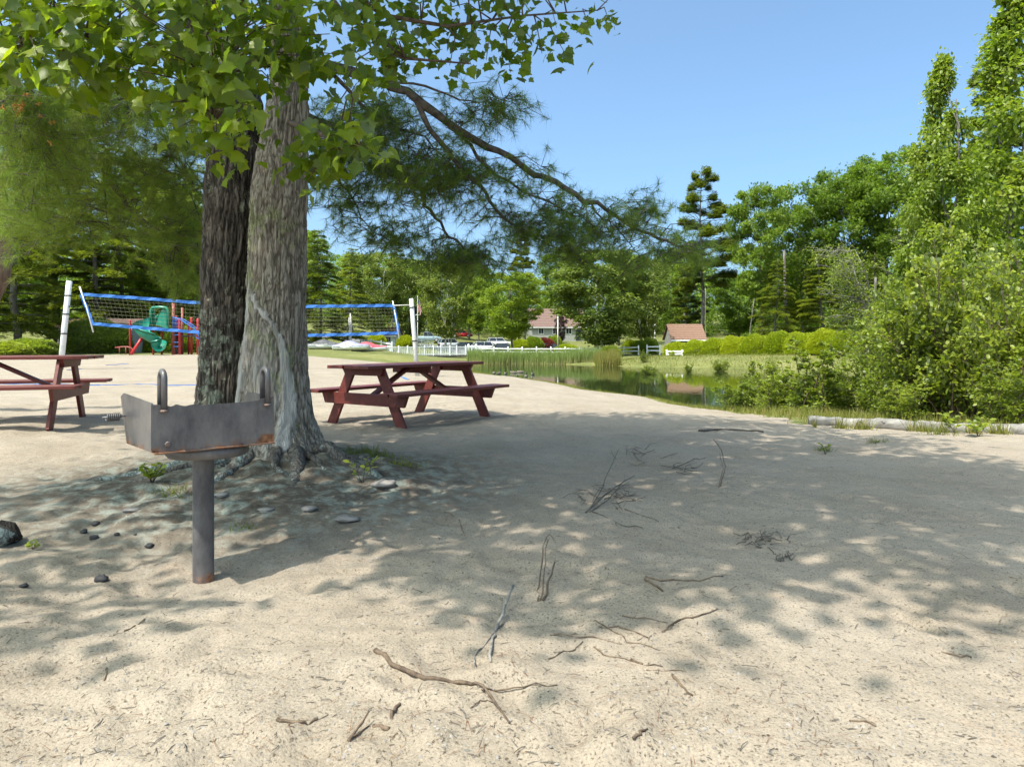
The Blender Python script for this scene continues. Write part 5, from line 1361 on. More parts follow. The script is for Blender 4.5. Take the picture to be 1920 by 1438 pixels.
def gen_shrub(seed, H=2.2, W=2.2, nst=16, nl=6000, leaf=.075, T=T_OVAL, bare=.12, spread=.5, r0=.016):
    """many-stemmed leafy bush: stems and leaves set along side shoots"""
    r = np.random.default_rng(seed); q = random.Random(seed); mb = MB(); C, F_ = [], []
    per = nl//nst
    for k in range(nst):
        a = q.uniform(0, 6.28); rr_ = W/2*math.sqrt(q.random())*spread*1.6
        h = H*q.uniform(.5, 1.0)*(1-.35*(rr_/(W/2))**2)
        b = (rr_*.35*math.cos(a), rr_*.35*math.sin(a), -.05); e = (rr_*math.cos(a)+q.gauss(0, .1), rr_*math.sin(a)+q.gauss(0, .1), h)
        ln = wiggle_line(b, e, 6, .03*H, q); mb.tube(ln, [r0*(1-.8*i/5) for i in range(6)], 4, False)
        nsh = 9
        for s_ in range(nsh):
            t = bare+(1-bare)*(s_+q.random())/nsh; i = min(int(t*5), 4); p0 = ln[i].lerp(ln[i+1], t*5-i)
            sl = W*.22*q.uniform(.5, 1.2)*(1.15-t*.8); aa = q.uniform(0, 6.28)
            d = Vector((math.cos(aa), math.sin(aa), q.uniform(.1, .9))).normalized()*sl
            mb.tube([p0, p0+d*.5, p0+d], [r0*.35, r0*.25, r0*.1], 3, False)
            n = max(3, per//nsh); u = r.random(n)**.7
            C.append(np.array(p0)[None]+np.array(d)[None]*u[:, None]+r.normal(size=(n, 3))*sl*.16)
            f = np.array(d)[None]/sl*.6+r.normal(size=(n, 3))*.6; f[:, 2] += .05; F_.append(f)
    C, F_ = np.concatenate(C), np.concatenate(F_); n = len(C)
    C[:, 2] = np.maximum(C[:, 2], .03)
    U = r.normal(size=(n, 3))*.55; U[:, 2] += .8; U[:, 1] -= .15
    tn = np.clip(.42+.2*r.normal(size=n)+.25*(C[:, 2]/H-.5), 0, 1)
    return mb.mesh('stems'), leaf_mesh('leaves', C, F_, U, leaf*r.uniform(.55, 1.25, n), T, tn)
def gen_dome(seed, W, H, nl=15000, leaf=.12):
    """clipped hedge bush: leaves packed on a lumpy dome, with a twig core"""
    r = np.random.default_rng(seed); d = rdir(nl, r); d[:, 2] = np.abs(d[:, 2])*1.0-.12
    d = nrm(d); lump = 1+.04*np.sin(d[:, 0]*7+seed)+.03*np.sin(d[:, 1]*9)+.03*np.sin(d[:, 2]*12+d[:, 0]*5)
    s = (.84+.18*r.random(nl)**.6)*lump/np.maximum(np.abs(d[:, 2])**2.6+np.hypot(d[:, 0], d[:, 1])**2.6, .3)**(1/2.6)
    C = d*s[:, None]*np.array((W/2, W/2, H)); C[:, 2] = np.maximum(C[:, 2]+.05, .1)
    f = d*.9+r.normal(size=(nl, 3))*.5; f[:, 2] += .35; U = r.normal(size=(nl, 3))*.5; U[:, 2] += 1
    mb = MB(); q = random.Random(seed)
    for k in range(14):
        a = q.uniform(0, 6.28); e = Vector((math.cos(a)*W*.36, math.sin(a)*W*.36, H*q.uniform(.5, .8))); mb.tube([(0, 0, -.05), e*.5+Vector((0, 0, .1)), e], [.03, .02, .008], 4)
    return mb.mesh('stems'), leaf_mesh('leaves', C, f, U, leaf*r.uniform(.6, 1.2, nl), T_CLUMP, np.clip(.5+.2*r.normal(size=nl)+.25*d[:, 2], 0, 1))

VAR = {}
VAR['broad'] = [gen_broad(101, 16, 8.5, .26, 120, 24000, .25), gen_broad(102, 16, 7.5, .30, 110, 22000, .25, lean=.03), gen_broad(103, 16, 10, .22, 140, 27000, .25)]
VAR['birch'] = [gen_broad(111, 12, 7.5, .20, 90, 26000, .22, 3, hang=.9, flat=.8, T=T_DIAMOND, r0=.16), gen_broad(112, 12, 6.5, .14, 100, 30000, .22, 2, hang=.9, flat=.85, T=T_DIAMOND, r0=.15)]
VAR['pine'] = [gen_pine(121, 22, 7.6, .30, 15, 24000, 1.3, .42, flat=.30), gen_pine(122, 22, 7.2, .26, 16, 22000, 1.2, .42, flat=.30)]
VAR['lone_pine'] = [gen_pine(136, 22, 7.4, .34, 19, 26000, .6, .40, .10, .26, .02, .25, flat=.42, expo=.55, nbr=(2, 3))]
VAR['hemlock'] = [gen_pine(131, 15, 8.0, .10, 24, 26000, .6, .24, .02, .22, .16, .25, flat=.10), gen_pine(132, 15, 9.0, .08, 26, 28000, .6, .24, .0, .22, .20, .22, flat=.12)]
VAR['column'] = [gen_broad(141, 13, 4.4, .10, 120, 30000, .15, 1, flat=1.3, top=.25, T=T_OVAL, r0=.13, hang=.7, spire=True), gen_broad(142, 14, 4.0, .08, 120, 30000, .15, 1, flat=1.4, top=.35, T=T_OVAL, r0=.13, hang=.7, spire=True)]
MATS = {'lone_pine': ('bark_far', 'needle_far'), 'broad': ('bark_far', 'broad'), 'birch': ('bark_birch', 'birch'), 'pine': ('bark_far', 'needle_far'), 'hemlock': ('bark_far', 'hemlock'), 'column': ('bark_far', 'column')}
HREF = {'lone_pine': 22, 'broad': 16, 'birch': 12, 'pine': 22, 'hemlock': 15, 'column': 13}
def tree(kind, v, px, Y, H, label, wsc=1.0, leafmat=None, name=None, group=None, rz=None, bark=None):
    tm, cm = VAR[kind][v % len(VAR[kind])]; bm_, lm = MATS[kind]; s = H/HREF[kind]
    o = empty(name or {'lone_pine': 'pine_tree', 'broad': 'broadleaf_tree', 'birch': 'birch_tree', 'pine': 'pine_tree', 'hemlock': 'hemlock_tree', 'column': 'maple_tree'}[kind], at(px, Y), rnd.uniform(0, 6.28) if rz is None else rz, label, 'tree', group)
    o.scale = (s*wsc, s*wsc, s)
    for nm, me, mt in (('trunk', tm, bark or bm_), ('crown', cm, leafmat or lm)):
        c = link(nm, me, o)
        if not me.materials: me.materials.append(M[mt])
        c.material_slots[0].link = 'OBJECT'; c.material_slots[0].material = M[mt]
    return o
gl, gm_, gr_ = 'trees of the wood behind the playground', 'trees beyond the pond', 'trees on the far right bank'
# left wood
tree('hemlock', 0, -70, 43, 16, 'dark hemlock at the far left edge behind the left picnic table', group=gl)
tree('hemlock', 1, 32, 38, 15, 'hemlock whose bare grey trunk stands left of the white net pole', group=gl)
tree('hemlock', 0, 110, 47, 17, 'hemlock rising directly behind the white net pole', group=gl)
tree('hemlock', 1, 175, 46, 15, 'hemlock behind the low grey shed left of the slide', group=gl)
tree('hemlock', 0, 235, 50, 14, 'hemlock with sunlit fringe behind the balance rail', group=gl)
tree('broad', 1, 318, 52, 12, 'bright leaved tree behind the green slide hood', .9, 'broad_yellow', group=gl)
tree('hemlock', 1, 372, 55, 15, 'hemlock showing beside the dark trunk above the playground', group=gl)
tree('broad', 0, 275, 58, 15, 'tall broadleaf tree far behind the red play posts', group=gl)
tree('hemlock', 0, 440, 58, 14, 'hemlock hidden mostly behind the twin trunks', group=gl)
tree('hemlock', 1, 600, 62, 11, 'yellow green hemlock just right of the trunks above the net', group=gl)
tree('hemlock', 0, 652, 70, 10.5, 'hemlock above the right half of the net', group=gl)
tree('broad', 2, 560, 80, 13, 'broadleaf tree partly behind the pale trunk above the boats', group=gl)
# far side of the pond
tree('birch', 0, 705, 98, 13, 'grey green birch grove tree above the playhouse', 1.2, group=gm_)
tree('birch', 1, 770, 104, 13, 'birch behind the flagpole', 1.2, group=gm_)
tree('birch', 0, 838, 97, 12.5, 'birch with spreading white stems left of the parked cars', 1.1, group=gm_)
tree('broad', 1, 896, 112, 12, 'yellow leaved tree behind the white parked car', .8, 'broad_yellow', group=gm_)
tree('broad', 2, 960, 90, 10.8, 'bright green maple standing at the left end of the long fence', 1.3, 'broad_yellow', group=gm_, rz=1)
tree('birch', 1, 1125, 78, 12.0, 'wide drooping birch overhanging the pond by the reeds', 1.9, group=gm_)
tree('birch', 0, 1205, 88, 12.0, 'paler birch right of the wide drooping one', 1.1, group=gm_)
tree('pine', 0, 735, 140, 20, 'pine top poking above the birches left of the bough', group=gm_)
tree('pine', 1, 985, 128, 22, 'flat topped pine above the bright green maple', 1.1, group=gm_)
tree('broad', 2, 1060, 150, 20, 'dark broadleaf tree behind the grey house roof', group=gm_)
tree('broad', 1, 1160, 130, 18, 'broadleaf tree above the wide drooping birch', 1.1, 'broad', group=gm_)
tree('broad', 0, 1255, 112, 14.5, 'yellow green tree behind the terracotta shed', 1.0, 'broad_yellow', group=gm_)
tree('broad', 2, 880, 140, 16, 'broadleaf tree behind the red car', 1.1, group=gm_)
tree('broad', 1, 800, 136, 15, 'broadleaf tree behind the pickup', 1.1, group=gm_)
tree('broad', 0, 660, 120, 14, 'broadleaf tree at the head of the lawn beyond the boats', 1.1, group=gm_)
tree('lone_pine', 0, 1318, 92, 25.0, 'tall lone pine with tiered branches standing against the sky', 1.0, group=gr_, rz=.6)
tree('pine', 1, 1290, 98, 13, 'short tiered pine beside the foot of the tall lone pine', 1.3, group=gr_)
tree('broad', 1, 1425, 84, 20.5, 'slender green tree right of the tall lone pine', .75, group=gr_, rz=2)
tree('broad', 2, 1505, 90, 22, 'broad green tree in the middle of the right hand stand', .8, group=gr_)
tree('broad', 0, 1578, 82, 22.3, 'tall green oak left of the highest treetop', .85, group=gr_)
tree('broad', 2, 1660, 80, 23.5, 'highest dark green oak of the right hand stand', .9, group=gr_)
tree('broad', 1, 1740, 86, 22.5, 'green tree behind the bare twigged birch', .9, group=gr_)
tree('broad', 0, 1385, 100, 12, 'low broadleaf tree behind the left part of the hedge', 1.2, group=gr_)
tree('hemlock', 1, 1455, 78, 11, 'low hemlock behind the middle of the hedge', 1.1, group=gr_)
tree('hemlock', 0, 1545, 76, 12, 'dark hemlock behind the hedge below the tall oak', 1.1, group=gr_)
tree('hemlock', 1, 1640, 72, 11, 'dark hemlock at the right end of the hedge', 1.1, group=gr_)
tree('pine', 1, 1858, 46, 21, 'pine behind the tall columnar maple at the right edge', 1.0, group=gr_)
tree('broad', 1, 1830, 62, 18, 'broadleaf tree between the columnar maples and the oaks', 1.0, group=gr_)
tree('column', 0, 1768, 25, 13.4, 'columnar light green maple with a spire top, left one of the pair', .85, group=gr_, rz=.4)
tree('column', 1, 1908, 26, 16.5, 'columnar light green maple cut by the right edge', 1.05, group=gr_, rz=2.2)
# bare-twigged grey birch leaning over the water
q = random.Random(77); bb = at(1712, 31); bb.z = max(bb.z, WATER_Z-.3); bt = empty('birch_tree', bb, 0, 'half bare birch with pale crooked limbs leaning over the pond', 'tree', gr_)
mb = MB(); cl, cr = [], []
for k in range(5):
    e = Vector((q.uniform(-3.2, .8), q.uniform(-1, 1), q.uniform(5.2, 8.2))); ln = wiggle_line((0, 0, -.3), e, 9, .16, q); mb.tube(ln, [.08*(1-.8*i/8) for i in range(9)], 7)
    for s_ in range(13):
        i = q.randint(3, 8); d = Vector((q.uniform(-1.7, .8), q.uniform(-1, 1), q.uniform(-.5, .9))); l2 = wiggle_line(ln[i], ln[i]+d, 6, .1, q, .05); mb.tube(l2, [.020*(1-.75*j/5) for j in range(6)], 4)
        for u_ in range(9):
            j = q.randint(2, 5); d2 = Vector((q.gauss(-.2, .4), q.gauss(0, .4), q.gauss(0, .3))); mb.tube([l2[j], l2[j]+d2*.5+Vector((0, 0, .04)), l2[j]+d2], [.010, .008, .005], 3)
            if q.random() < .5: cl.append(np.array(l2[j]+d2*.8)); cr.append(q.uniform(.22, .42))
for k in range(3):   # low dead limbs reaching left
    ln = wiggle_line((0, 0, 2.2+k*.5), (-3.0-k*.25, -.4, 2.6+k*.9), 9, .12, q); mb.tube(ln, [.05*(1-.8*i/8) for i in range(9)], 6)
    for s_ in range(14):
        i = q.randint(3, 8); d = Vector((q.uniform(-.9, .1), q.gauss(0, .4), q.gauss(.0, .35))); mb.tube([ln[i], ln[i]+d*.5+Vector((0, 0, .06)), ln[i]+d], [.014, .009, .004], 4)
link('trunk', mb.mesh('trunk'), bt, M['twig_grey'])
C, F_, U, S = clump_cloud(cl, cr, 24, .10, np.random.default_rng(3), .8, .3)
link('crown', leaf_mesh('crown', C, F_, U, S, T_OVAL, np.random.default_rng(4).random(len(C))), bt, M['shrub'])
# bare stub trunk left of the playhouse
sn = at(657, 66); st_ = empty('dead_tree', sn, 0, 'pale dead stub trunk standing on the lawn behind the net', 'tree')
mb = MB(); mb.tube([(0, 0, -.2), (-.03, 0, 1.2), (.05, 0, 2.4), (-.02, 0, 3.4)], [.17, .13, .12, .05], 10); mb.tube([(0, 0, 1.8), (-.18, 0, 2.5), (-.14, 0, 3.0)], [.07, .06, .03], 8); mb.build('trunk', M['bark_birch'], st_)
for k, (a, z) in enumerate(((2.6, 1.5), (.4, 2.1), (2.9, 2.5))):
    mb = MB(); mb.tube([(0, 0, z), (math.cos(a)*.22, .02, z+.15)], [.05, .03], 6); mb.build('branch_stub', M['bark_birch'], st_)
# slim white trunks in front of the right wood
for k, (px, Y, yt) in enumerate(((1322.5, 86, 540), (1400, 82, 560), (1478, 80, 470), (1640, 70, 520))):
    b = at(px, Y); h = P(px, yt, Y).z-b.z; t_ = empty('tree_stem', b, 0, ['thin whitish stem beside the tall lone pine trunk', 'thin leaning whitish stem behind the hedge', 'straight grey stem rising from the middle of the hedge', 'dark grey stem near the right end of the hedge'][k], 'tree', gr_)
    mb = MB(); dx = (0, .9, -.5, .1)[k]; r_ = (.06, .05, .24, .2)[k]; mb.tube(wiggle_line((0, 0, -.3), (dx, 0, h), 7, .04, q), [r_*(1-.4*i/6) for i in range(7)], 8); mb.build('trunk', M['twig_grey' if k < 2 else 'bark_far'], t_)
    mb = MB()
    for j in range(5): z = h*(.6+.08*j); mb.tube([(dx*.6, 0, z), (dx*.6+q.uniform(-.8, .8), 0, z+.4)], [.03, .01], 5)
    mb.build('limb', M['twig_grey' if k < 2 else 'bark_far'], t_)
# forest mass closing the view behind everything
r3 = np.random.default_rng(21); cl, cr = [], []
for k in range(420):
    px = r3.uniform(-500, 2500); Y = r3.uniform(150, 185); top = 15+3*math.sin(px*.011)+2*math.sin(px*.031)+r3.uniform(-2, 2)
    X = (px-960)/FPX*Y; g = tz(X, Y)
    for j in range(5): cl.append(np.array((X+r3.normal()*2.2, Y+r3.normal()*2, max(EYE+1, g*.4)+top*(.1+.2*j)))); cr.append(r3.uniform(1.6, 2.9))
for k in range(130):     # nearer, behind the left wood and the right stand
    px = r3.choice([r3.uniform(-500, 560), r3.uniform(1400, 2600)]); Y = r3.uniform(64, 95) if px < 600 else r3.uniform(98, 120); X = (px-960)/FPX*Y
    for j in range(5): cl.append(np.array((X+r3.normal()*1.6, Y+r3.normal()*1.5, .5+(12 if px < 600 else 15)*(.08+.2*j)))); cr.append(r3.uniform(1.3, 2.2))
C, F_, U, S = clump_cloud(cl, cr, 80, .7, r3, .8, .3)
tag(link('forest', leaf_mesh('forest', C, F_, U, S, T_CLUMP, r3.random(len(C))*.8), None, M['broad']), 'dense green wood closing the view behind the trees', 'forest', None, 'stuff')

# ---------------------------------------------------------------- hedge and shrubs beyond the pond
def bush(nm, meshes, loc, scale, label, cat, group, mats, rz=None):
    o = empty(nm, loc, rnd.uniform(0, 6.28) if rz is None else rz, label, cat, group); o.scale = scale
    for n_, me, mt in (('stems', meshes[0], mats[0]), ('leaves', meshes[1], mats[1])):
        c = link(n_, me, o)
        if not me.materials: me.materials.append(M[mt])
        c.material_slots[0].link = 'OBJECT'; c.material_slots[0].material = M[mt]
    return o
DOME = [gen_dome(201, 3, 1.5), gen_dome(202, 3, 1.5), gen_dome(203, 3, 1.5)]
hp = [(1270, 66, 642), (1305, 64.5, 638), (1340, 63, 635), (1378, 61.5, 631), (1418, 60, 628), (1462, 58, 622), (1503, 56, 624), (1545, 54, 618), (1590, 52, 619), (1640, 50, 615), (1690, 48.5, 613)]
nth = ['first', 'second', 'third', 'fourth', 'fifth', 'sixth', 'seventh', 'eighth', 'ninth', 'tenth', 'eleventh']
for k, (px, Y, yt) in enumerate(hp):
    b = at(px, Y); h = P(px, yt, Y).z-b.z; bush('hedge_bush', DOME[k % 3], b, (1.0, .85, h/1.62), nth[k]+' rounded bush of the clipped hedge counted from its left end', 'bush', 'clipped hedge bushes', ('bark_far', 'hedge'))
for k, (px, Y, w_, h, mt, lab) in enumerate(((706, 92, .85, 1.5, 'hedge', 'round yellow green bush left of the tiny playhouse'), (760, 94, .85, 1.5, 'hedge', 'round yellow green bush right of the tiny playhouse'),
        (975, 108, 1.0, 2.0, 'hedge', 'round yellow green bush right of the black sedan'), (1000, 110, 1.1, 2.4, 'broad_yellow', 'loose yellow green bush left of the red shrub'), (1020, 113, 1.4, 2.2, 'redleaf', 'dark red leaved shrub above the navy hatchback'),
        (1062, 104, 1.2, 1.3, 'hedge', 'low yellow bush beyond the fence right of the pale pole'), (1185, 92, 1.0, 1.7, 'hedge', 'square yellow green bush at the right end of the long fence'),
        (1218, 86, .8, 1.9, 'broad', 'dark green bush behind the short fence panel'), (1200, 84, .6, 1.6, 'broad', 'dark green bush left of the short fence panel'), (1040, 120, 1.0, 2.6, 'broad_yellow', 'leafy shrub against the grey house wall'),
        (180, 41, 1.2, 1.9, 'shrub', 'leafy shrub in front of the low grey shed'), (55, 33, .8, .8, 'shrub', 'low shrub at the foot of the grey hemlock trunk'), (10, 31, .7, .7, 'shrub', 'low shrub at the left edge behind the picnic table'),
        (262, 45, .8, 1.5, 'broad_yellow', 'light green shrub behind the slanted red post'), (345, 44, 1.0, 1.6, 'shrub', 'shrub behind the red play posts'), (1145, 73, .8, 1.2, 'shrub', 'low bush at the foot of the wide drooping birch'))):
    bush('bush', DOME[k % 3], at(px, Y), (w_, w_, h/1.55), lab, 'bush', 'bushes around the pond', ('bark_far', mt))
pb = at(1052, 124); bush('plum_tree', (VAR['broad'][0][0], VAR['broad'][0][1]), pb, (.28, .28, .38), 'dark purple leaved tree in front of the grey house', 'tree', None, ('bark_far', 'plumleaf'))

# ---------------------------------------------------------------- near shrubs on the right bank
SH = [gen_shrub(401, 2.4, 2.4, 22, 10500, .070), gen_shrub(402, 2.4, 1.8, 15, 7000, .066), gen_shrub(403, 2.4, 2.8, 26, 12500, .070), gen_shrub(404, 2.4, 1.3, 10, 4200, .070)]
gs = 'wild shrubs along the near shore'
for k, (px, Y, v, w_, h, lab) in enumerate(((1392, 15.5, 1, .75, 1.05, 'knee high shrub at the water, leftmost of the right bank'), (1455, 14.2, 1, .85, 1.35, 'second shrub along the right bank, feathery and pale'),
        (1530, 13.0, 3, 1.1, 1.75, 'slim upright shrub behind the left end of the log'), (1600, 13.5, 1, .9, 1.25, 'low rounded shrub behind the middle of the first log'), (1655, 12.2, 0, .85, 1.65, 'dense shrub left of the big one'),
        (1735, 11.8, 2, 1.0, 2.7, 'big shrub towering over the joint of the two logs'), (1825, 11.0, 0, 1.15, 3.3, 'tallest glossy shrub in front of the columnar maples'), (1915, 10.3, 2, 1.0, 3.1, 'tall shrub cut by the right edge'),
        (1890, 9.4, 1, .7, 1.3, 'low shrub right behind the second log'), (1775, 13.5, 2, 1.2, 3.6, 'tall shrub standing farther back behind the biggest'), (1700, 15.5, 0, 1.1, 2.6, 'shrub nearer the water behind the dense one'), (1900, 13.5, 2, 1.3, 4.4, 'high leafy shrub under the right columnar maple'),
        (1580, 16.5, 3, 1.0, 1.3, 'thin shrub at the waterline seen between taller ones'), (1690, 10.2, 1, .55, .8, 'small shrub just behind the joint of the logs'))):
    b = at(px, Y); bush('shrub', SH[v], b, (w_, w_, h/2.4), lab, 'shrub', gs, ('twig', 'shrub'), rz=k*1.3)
for k, (px, Y, h) in enumerate(((1218, 42, .7), (1290, 44, .9), (1350, 46.5, 1.0), (1410, 46, .9), (1450, 44.5, 1.0), (1208, 56, 1.3))):
    b = at(px, Y); b.z = max(b.z, WATER_Z-.05); bush('shrub', SH[k % 4], b, (.6, .5, h/2.4), ['small shoot rising by the far water edge left of the hedge', 'dark tuft shrub on the far water edge', 'leafy tuft in the middle of the far bank', 'second leafy tuft of the far bank toward the right', 'weedy shrub on the far bank nearest the near shrubs', 'green bush on the point by the birch'][k], 'shrub', 'weeds on the far bank', ('twig', 'shrub'))

# ---------------------------------------------------------------- reeds and grass
def blades(name, pos, h, wd, lean, mat, r, label, cat):
    n = len(pos); f = r.normal(size=(n, 3))*lean; f[:, 2] = 1; u = r.normal(size=(n, 3)); u[:, 2] *= .2
    V, F, ix = scatter(pos, f, u, 1.0, T_BLADE)
    hh = np.broadcast_to(h, (n,)); V = V.reshape(n, 3, 3); base = pos[:, None, :]; d = V-base
    fy = nrm(f); along = (d*fy[:, None, :]).sum(2, keepdims=True)*fy[:, None, :]; V = base+(d-along)*wd+along*hh[:, None, None]
    tn = r.random(n); tt3 = np.repeat(tn, 3)
    if mat == 'reed': tt3 = np.stack([.75+.25*tn, .75+.25*tn, tn*.45], 1).ravel()
    me = mesh_np(name, V.reshape(-1, 3), F, attrs={'tint': np.clip(tt3, 0, 1)})
    return tag(link(name, me, None, M[mat]), label, cat, None, 'stuff')
r4 = np.random.default_rng(31)
n = 9000; X = r4.uniform(-4, 8.0, n); Y = 60.4+np.abs(r4.normal(size=n))*1.3+.3*np.sin(X)
blades('cattails', np.stack([X, Y, np.maximum(terrain(X, Y), WATER_Z-.1)], 1), r4.uniform(.7, 1.45, n), .05, .09, 'reed', r4, 'pale green cattail reeds lining the far shore', 'reeds')
n = 2200; X = r4.uniform(7.2, 9.0, n); Y = r4.uniform(56.0, 60, n)
blades('cattails', np.stack([X, Y, np.maximum(terrain(X, Y), WATER_Z-.1)], 1), r4.uniform(.7, 1.3, n), .05, .12, 'grass', r4, 'dark green reed clump left of the drooping birch', 'reeds')
def near_grass():
    out = []
    # shoreline strip
    for i in (19, 0, 1, 2, 3, 4):
        a, b = POND[i], POND[(i+1) % len(POND)]; n = 2600; t = r4.random(n)
        p = a[None]+(b-a)[None]*t[:, None]; nn = np.array((-(b-a)[1], (b-a)[0])); nn = nn/np.linalg.norm(nn)
        p = p+nn[None]*(r4.normal(size=n)*.28+.12)[:, None]; out.append(p)
    n = 16000; X = r4.uniform(3.4, 9.5, n); Y = r4.uniform(8.2, 17, n); k = turf_mask(X, Y, pond_dist(X, Y)) > r4.uniform(.3, .9, n); out.append(np.stack([X[k], Y[k]], 1))
    n = 1500; t = r4.random(n); X = 3.9+2.6*t; Y = 9.0-.36*(X-3.9)-.12-np.abs(r4.normal(size=n))*.10; k = (np.sin(X*9)+np.sin(X*23)) > .1; out.append(np.stack([X[k], Y[k]], 1))
    return np.concatenate(out)
pg_ = near_grass(); zz_ = terrain(pg_[:, 0], pg_[:, 1]); k = zz_ > WATER_Z-.12; pg_ = pg_[k]; zz_ = zz_[k]
blades('grass', np.stack([pg_[:, 0], pg_[:, 1], zz_-.01], 1), r4.uniform(.06, .24, len(pg_))*np.where((pg_[:, 1] > 17) & (pg_[:, 0] < 5.6), .6, 1), .012, .35, 'grass', r4, 'rough green grass along the near shore and under the shrubs', 'grass')
n = 26000; px = r4.uniform(1080, 1760, n); Y = r4.uniform(43, 62, n); X = (px-960)/FPX*Y; z = terrain(X, Y); k = (z > WATER_Z+.03) & (X > 7.5)
blades('grass', np.stack([X[k], Y[k], z[k]-.02], 1), r4.uniform(.08, .28, k.sum()), .035, .4, 'grass', r4, 'sunlit grass on the far bank below the hedge', 'grass')

def tuft(px, py, n, h, rad, label, wd=.006):
    c = G(px, py); r = np.random.default_rng(int(px)); p = np.stack([c.x+r.normal(size=n)*rad, c.y+r.normal(size=n)*rad*.6, np.zeros(n)], 1); p[:, 2] = terrain(p[:, 0], p[:, 1])-.005
    f = r.normal(size=(n, 3))*.6; f[:, 2] = .9; V, F, ix = scatter(p, f, r.normal(size=(n, 3)), 1.0, T_BLADE)
    V = V.reshape(n, 3, 3); fy = nrm(f); d = V-p[:, None]; al = (d*fy[:, None]).sum(2, keepdims=True)*fy[:, None]; V = p[:, None]+(d-al)*wd+al*(h*r.uniform(.5, 1.2, n))[:, None, None]
    tag(link('grass_tuft', mesh_np('grass_tuft', V.reshape(-1, 3)-np.array(c), F, attrs={'tint': np.repeat(r.random(n)*.7, 3)}), None, M['grass']), label, 'grass tuft', 'grass tufts on the sand').location = c
tuft(690, 850, 260, .09, .13, 'wide grass tuft right of the pale trunk by its roots')
tuft(758, 874, 110, .08, .06, 'small grass tuft farthest right from the trunk roots')
tuft(320, 925, 90, .07, .08, 'thin grass tuft left of the grill post')
tuft(1545, 846, 60, .08, .04, 'lone grass tuft on the sand in front of the log')
tuft(1640, 830, 60, .09, .06, 'grass tuft on sunlit sand below the log middle')
tuft(1760, 815, 90, .16, .10, 'taller weed tuft leaning on the second log')
tuft(460, 990, 40, .05, .04, 'tiny grass tuft right of the grill post foot')
def seedling(px, py, h, nl, ls, label, T=T_OVAL, mat='shrub'):
    c = G(px, py); o = empty('seedling', c, 0, label, 'plant', 'seedlings in the sand'); r = np.random.default_rng(int(px)+5)
    mb = MB(); C = []; F_ = []; 
    for k in range(max(2, nl//7)):
        a = r.uniform(0, 6.28); e = Vector((math.cos(a)*h*.6, math.sin(a)*h*.4, h*r.uniform(.6, 1.1))); mb.tube([(0, 0, -.01), e*.5+Vector((0, 0, .01)), e], [.003, .0022, .001], 4)
        for t in np.linspace(.4, 1, 7): C.append(tuple(e*t)); aa = r.uniform(0, 6.28); F_.append((math.cos(aa)+e.x*4, math.sin(aa)+e.y*4, .35))
    mb.build('stem', M['twig'], o); C = np.array(C); F_ = np.array(F_); U = r.normal(size=C.shape)*.3; U[:, 2] += 1; U[:, 1] -= .3
    link('leaves', leaf_mesh('leaves', C, F_, U, ls*r.uniform(.7, 1.2, len(C)), T, r.random(len(C))), o, M[mat])
seedling(285, 905, .12, 60, .05, 'feathery green seedling left of the grill post')
seedling(680, 905, .16, 21, .05, 'green seedling among the roots right of the trunk')
seedling(62, 1030, .05, 14, .035, 'small bright seedling by the stone at the left edge')
seedling(1548, 852, .10, 14, .04, 'small two leaved seedling on shaded sand before the log')
seedling(1790, 812, .22, 42, .08, 'leafy weed in front of the second log')
seedling(1835, 818, .20, 42, .08, 'yellow green weed near the right end of the second log')

# ---------------------------------------------------------------- logs
def log(a, b, r0, r1, label, seed):
    a, b = Vector(a), Vector(b); q = random.Random(seed); o = empty('log', a, 0, label, 'log', 'driftwood logs edging the bank'); mb = MB(); n = 26; pts = []
    for i in range(n):
        t = i/(n-1); p = a.lerp(b, t); p.z = tz(p.x, p.y)+r0*.62+.012*math.sin(t*7+seed); pts.append(p-a+Vector((0, .02*math.sin(t*5), 0)))
    mb.tube(pts, [(r0+(r1-r0)*i/(n-1))*(1+.06*q.uniform(-1, 1)) for i in range(n)], 18)
    V = np.array(mb.v); c = np.repeat(np.array([tuple(p) for p in pts]), 18, 0); d = fbm(V[:, 0]*7, V[:, 1]*18, V[:, 2]*18, s=seed, oct=3); V = c+(V-c)*(1+.09*d)[:, None]; mb.v = [tuple(p) for p in V]
    mb.build('bole', M['log'], o)
    for k in range(3):
        i = q.randint(4, n-5); p = Vector(pts[i]); mb = MB(); d = Vector((q.gauss(0, .3), -.8, .5)).normalized(); mb.tube([p+d*r0*.7, p+d*(r0*1.25)], [r0*.35, r0*.22], 8); mb.build('branch_knot', M['log'], o)
la = Vector((*X_(1517, 9.15), 0)); lb = Vector((*X_(1725, 8.75), 0)); lc = Vector((*X_(1720, 8.95), 0)); ld = Vector((*X_(1990, 8.1), 0))
log(la, lb, .075, .085, 'pale bleached log, the left one of two edging the bank', 3); log(lc, ld, .08, .085, 'mossy grey log running out of the right edge', 8)

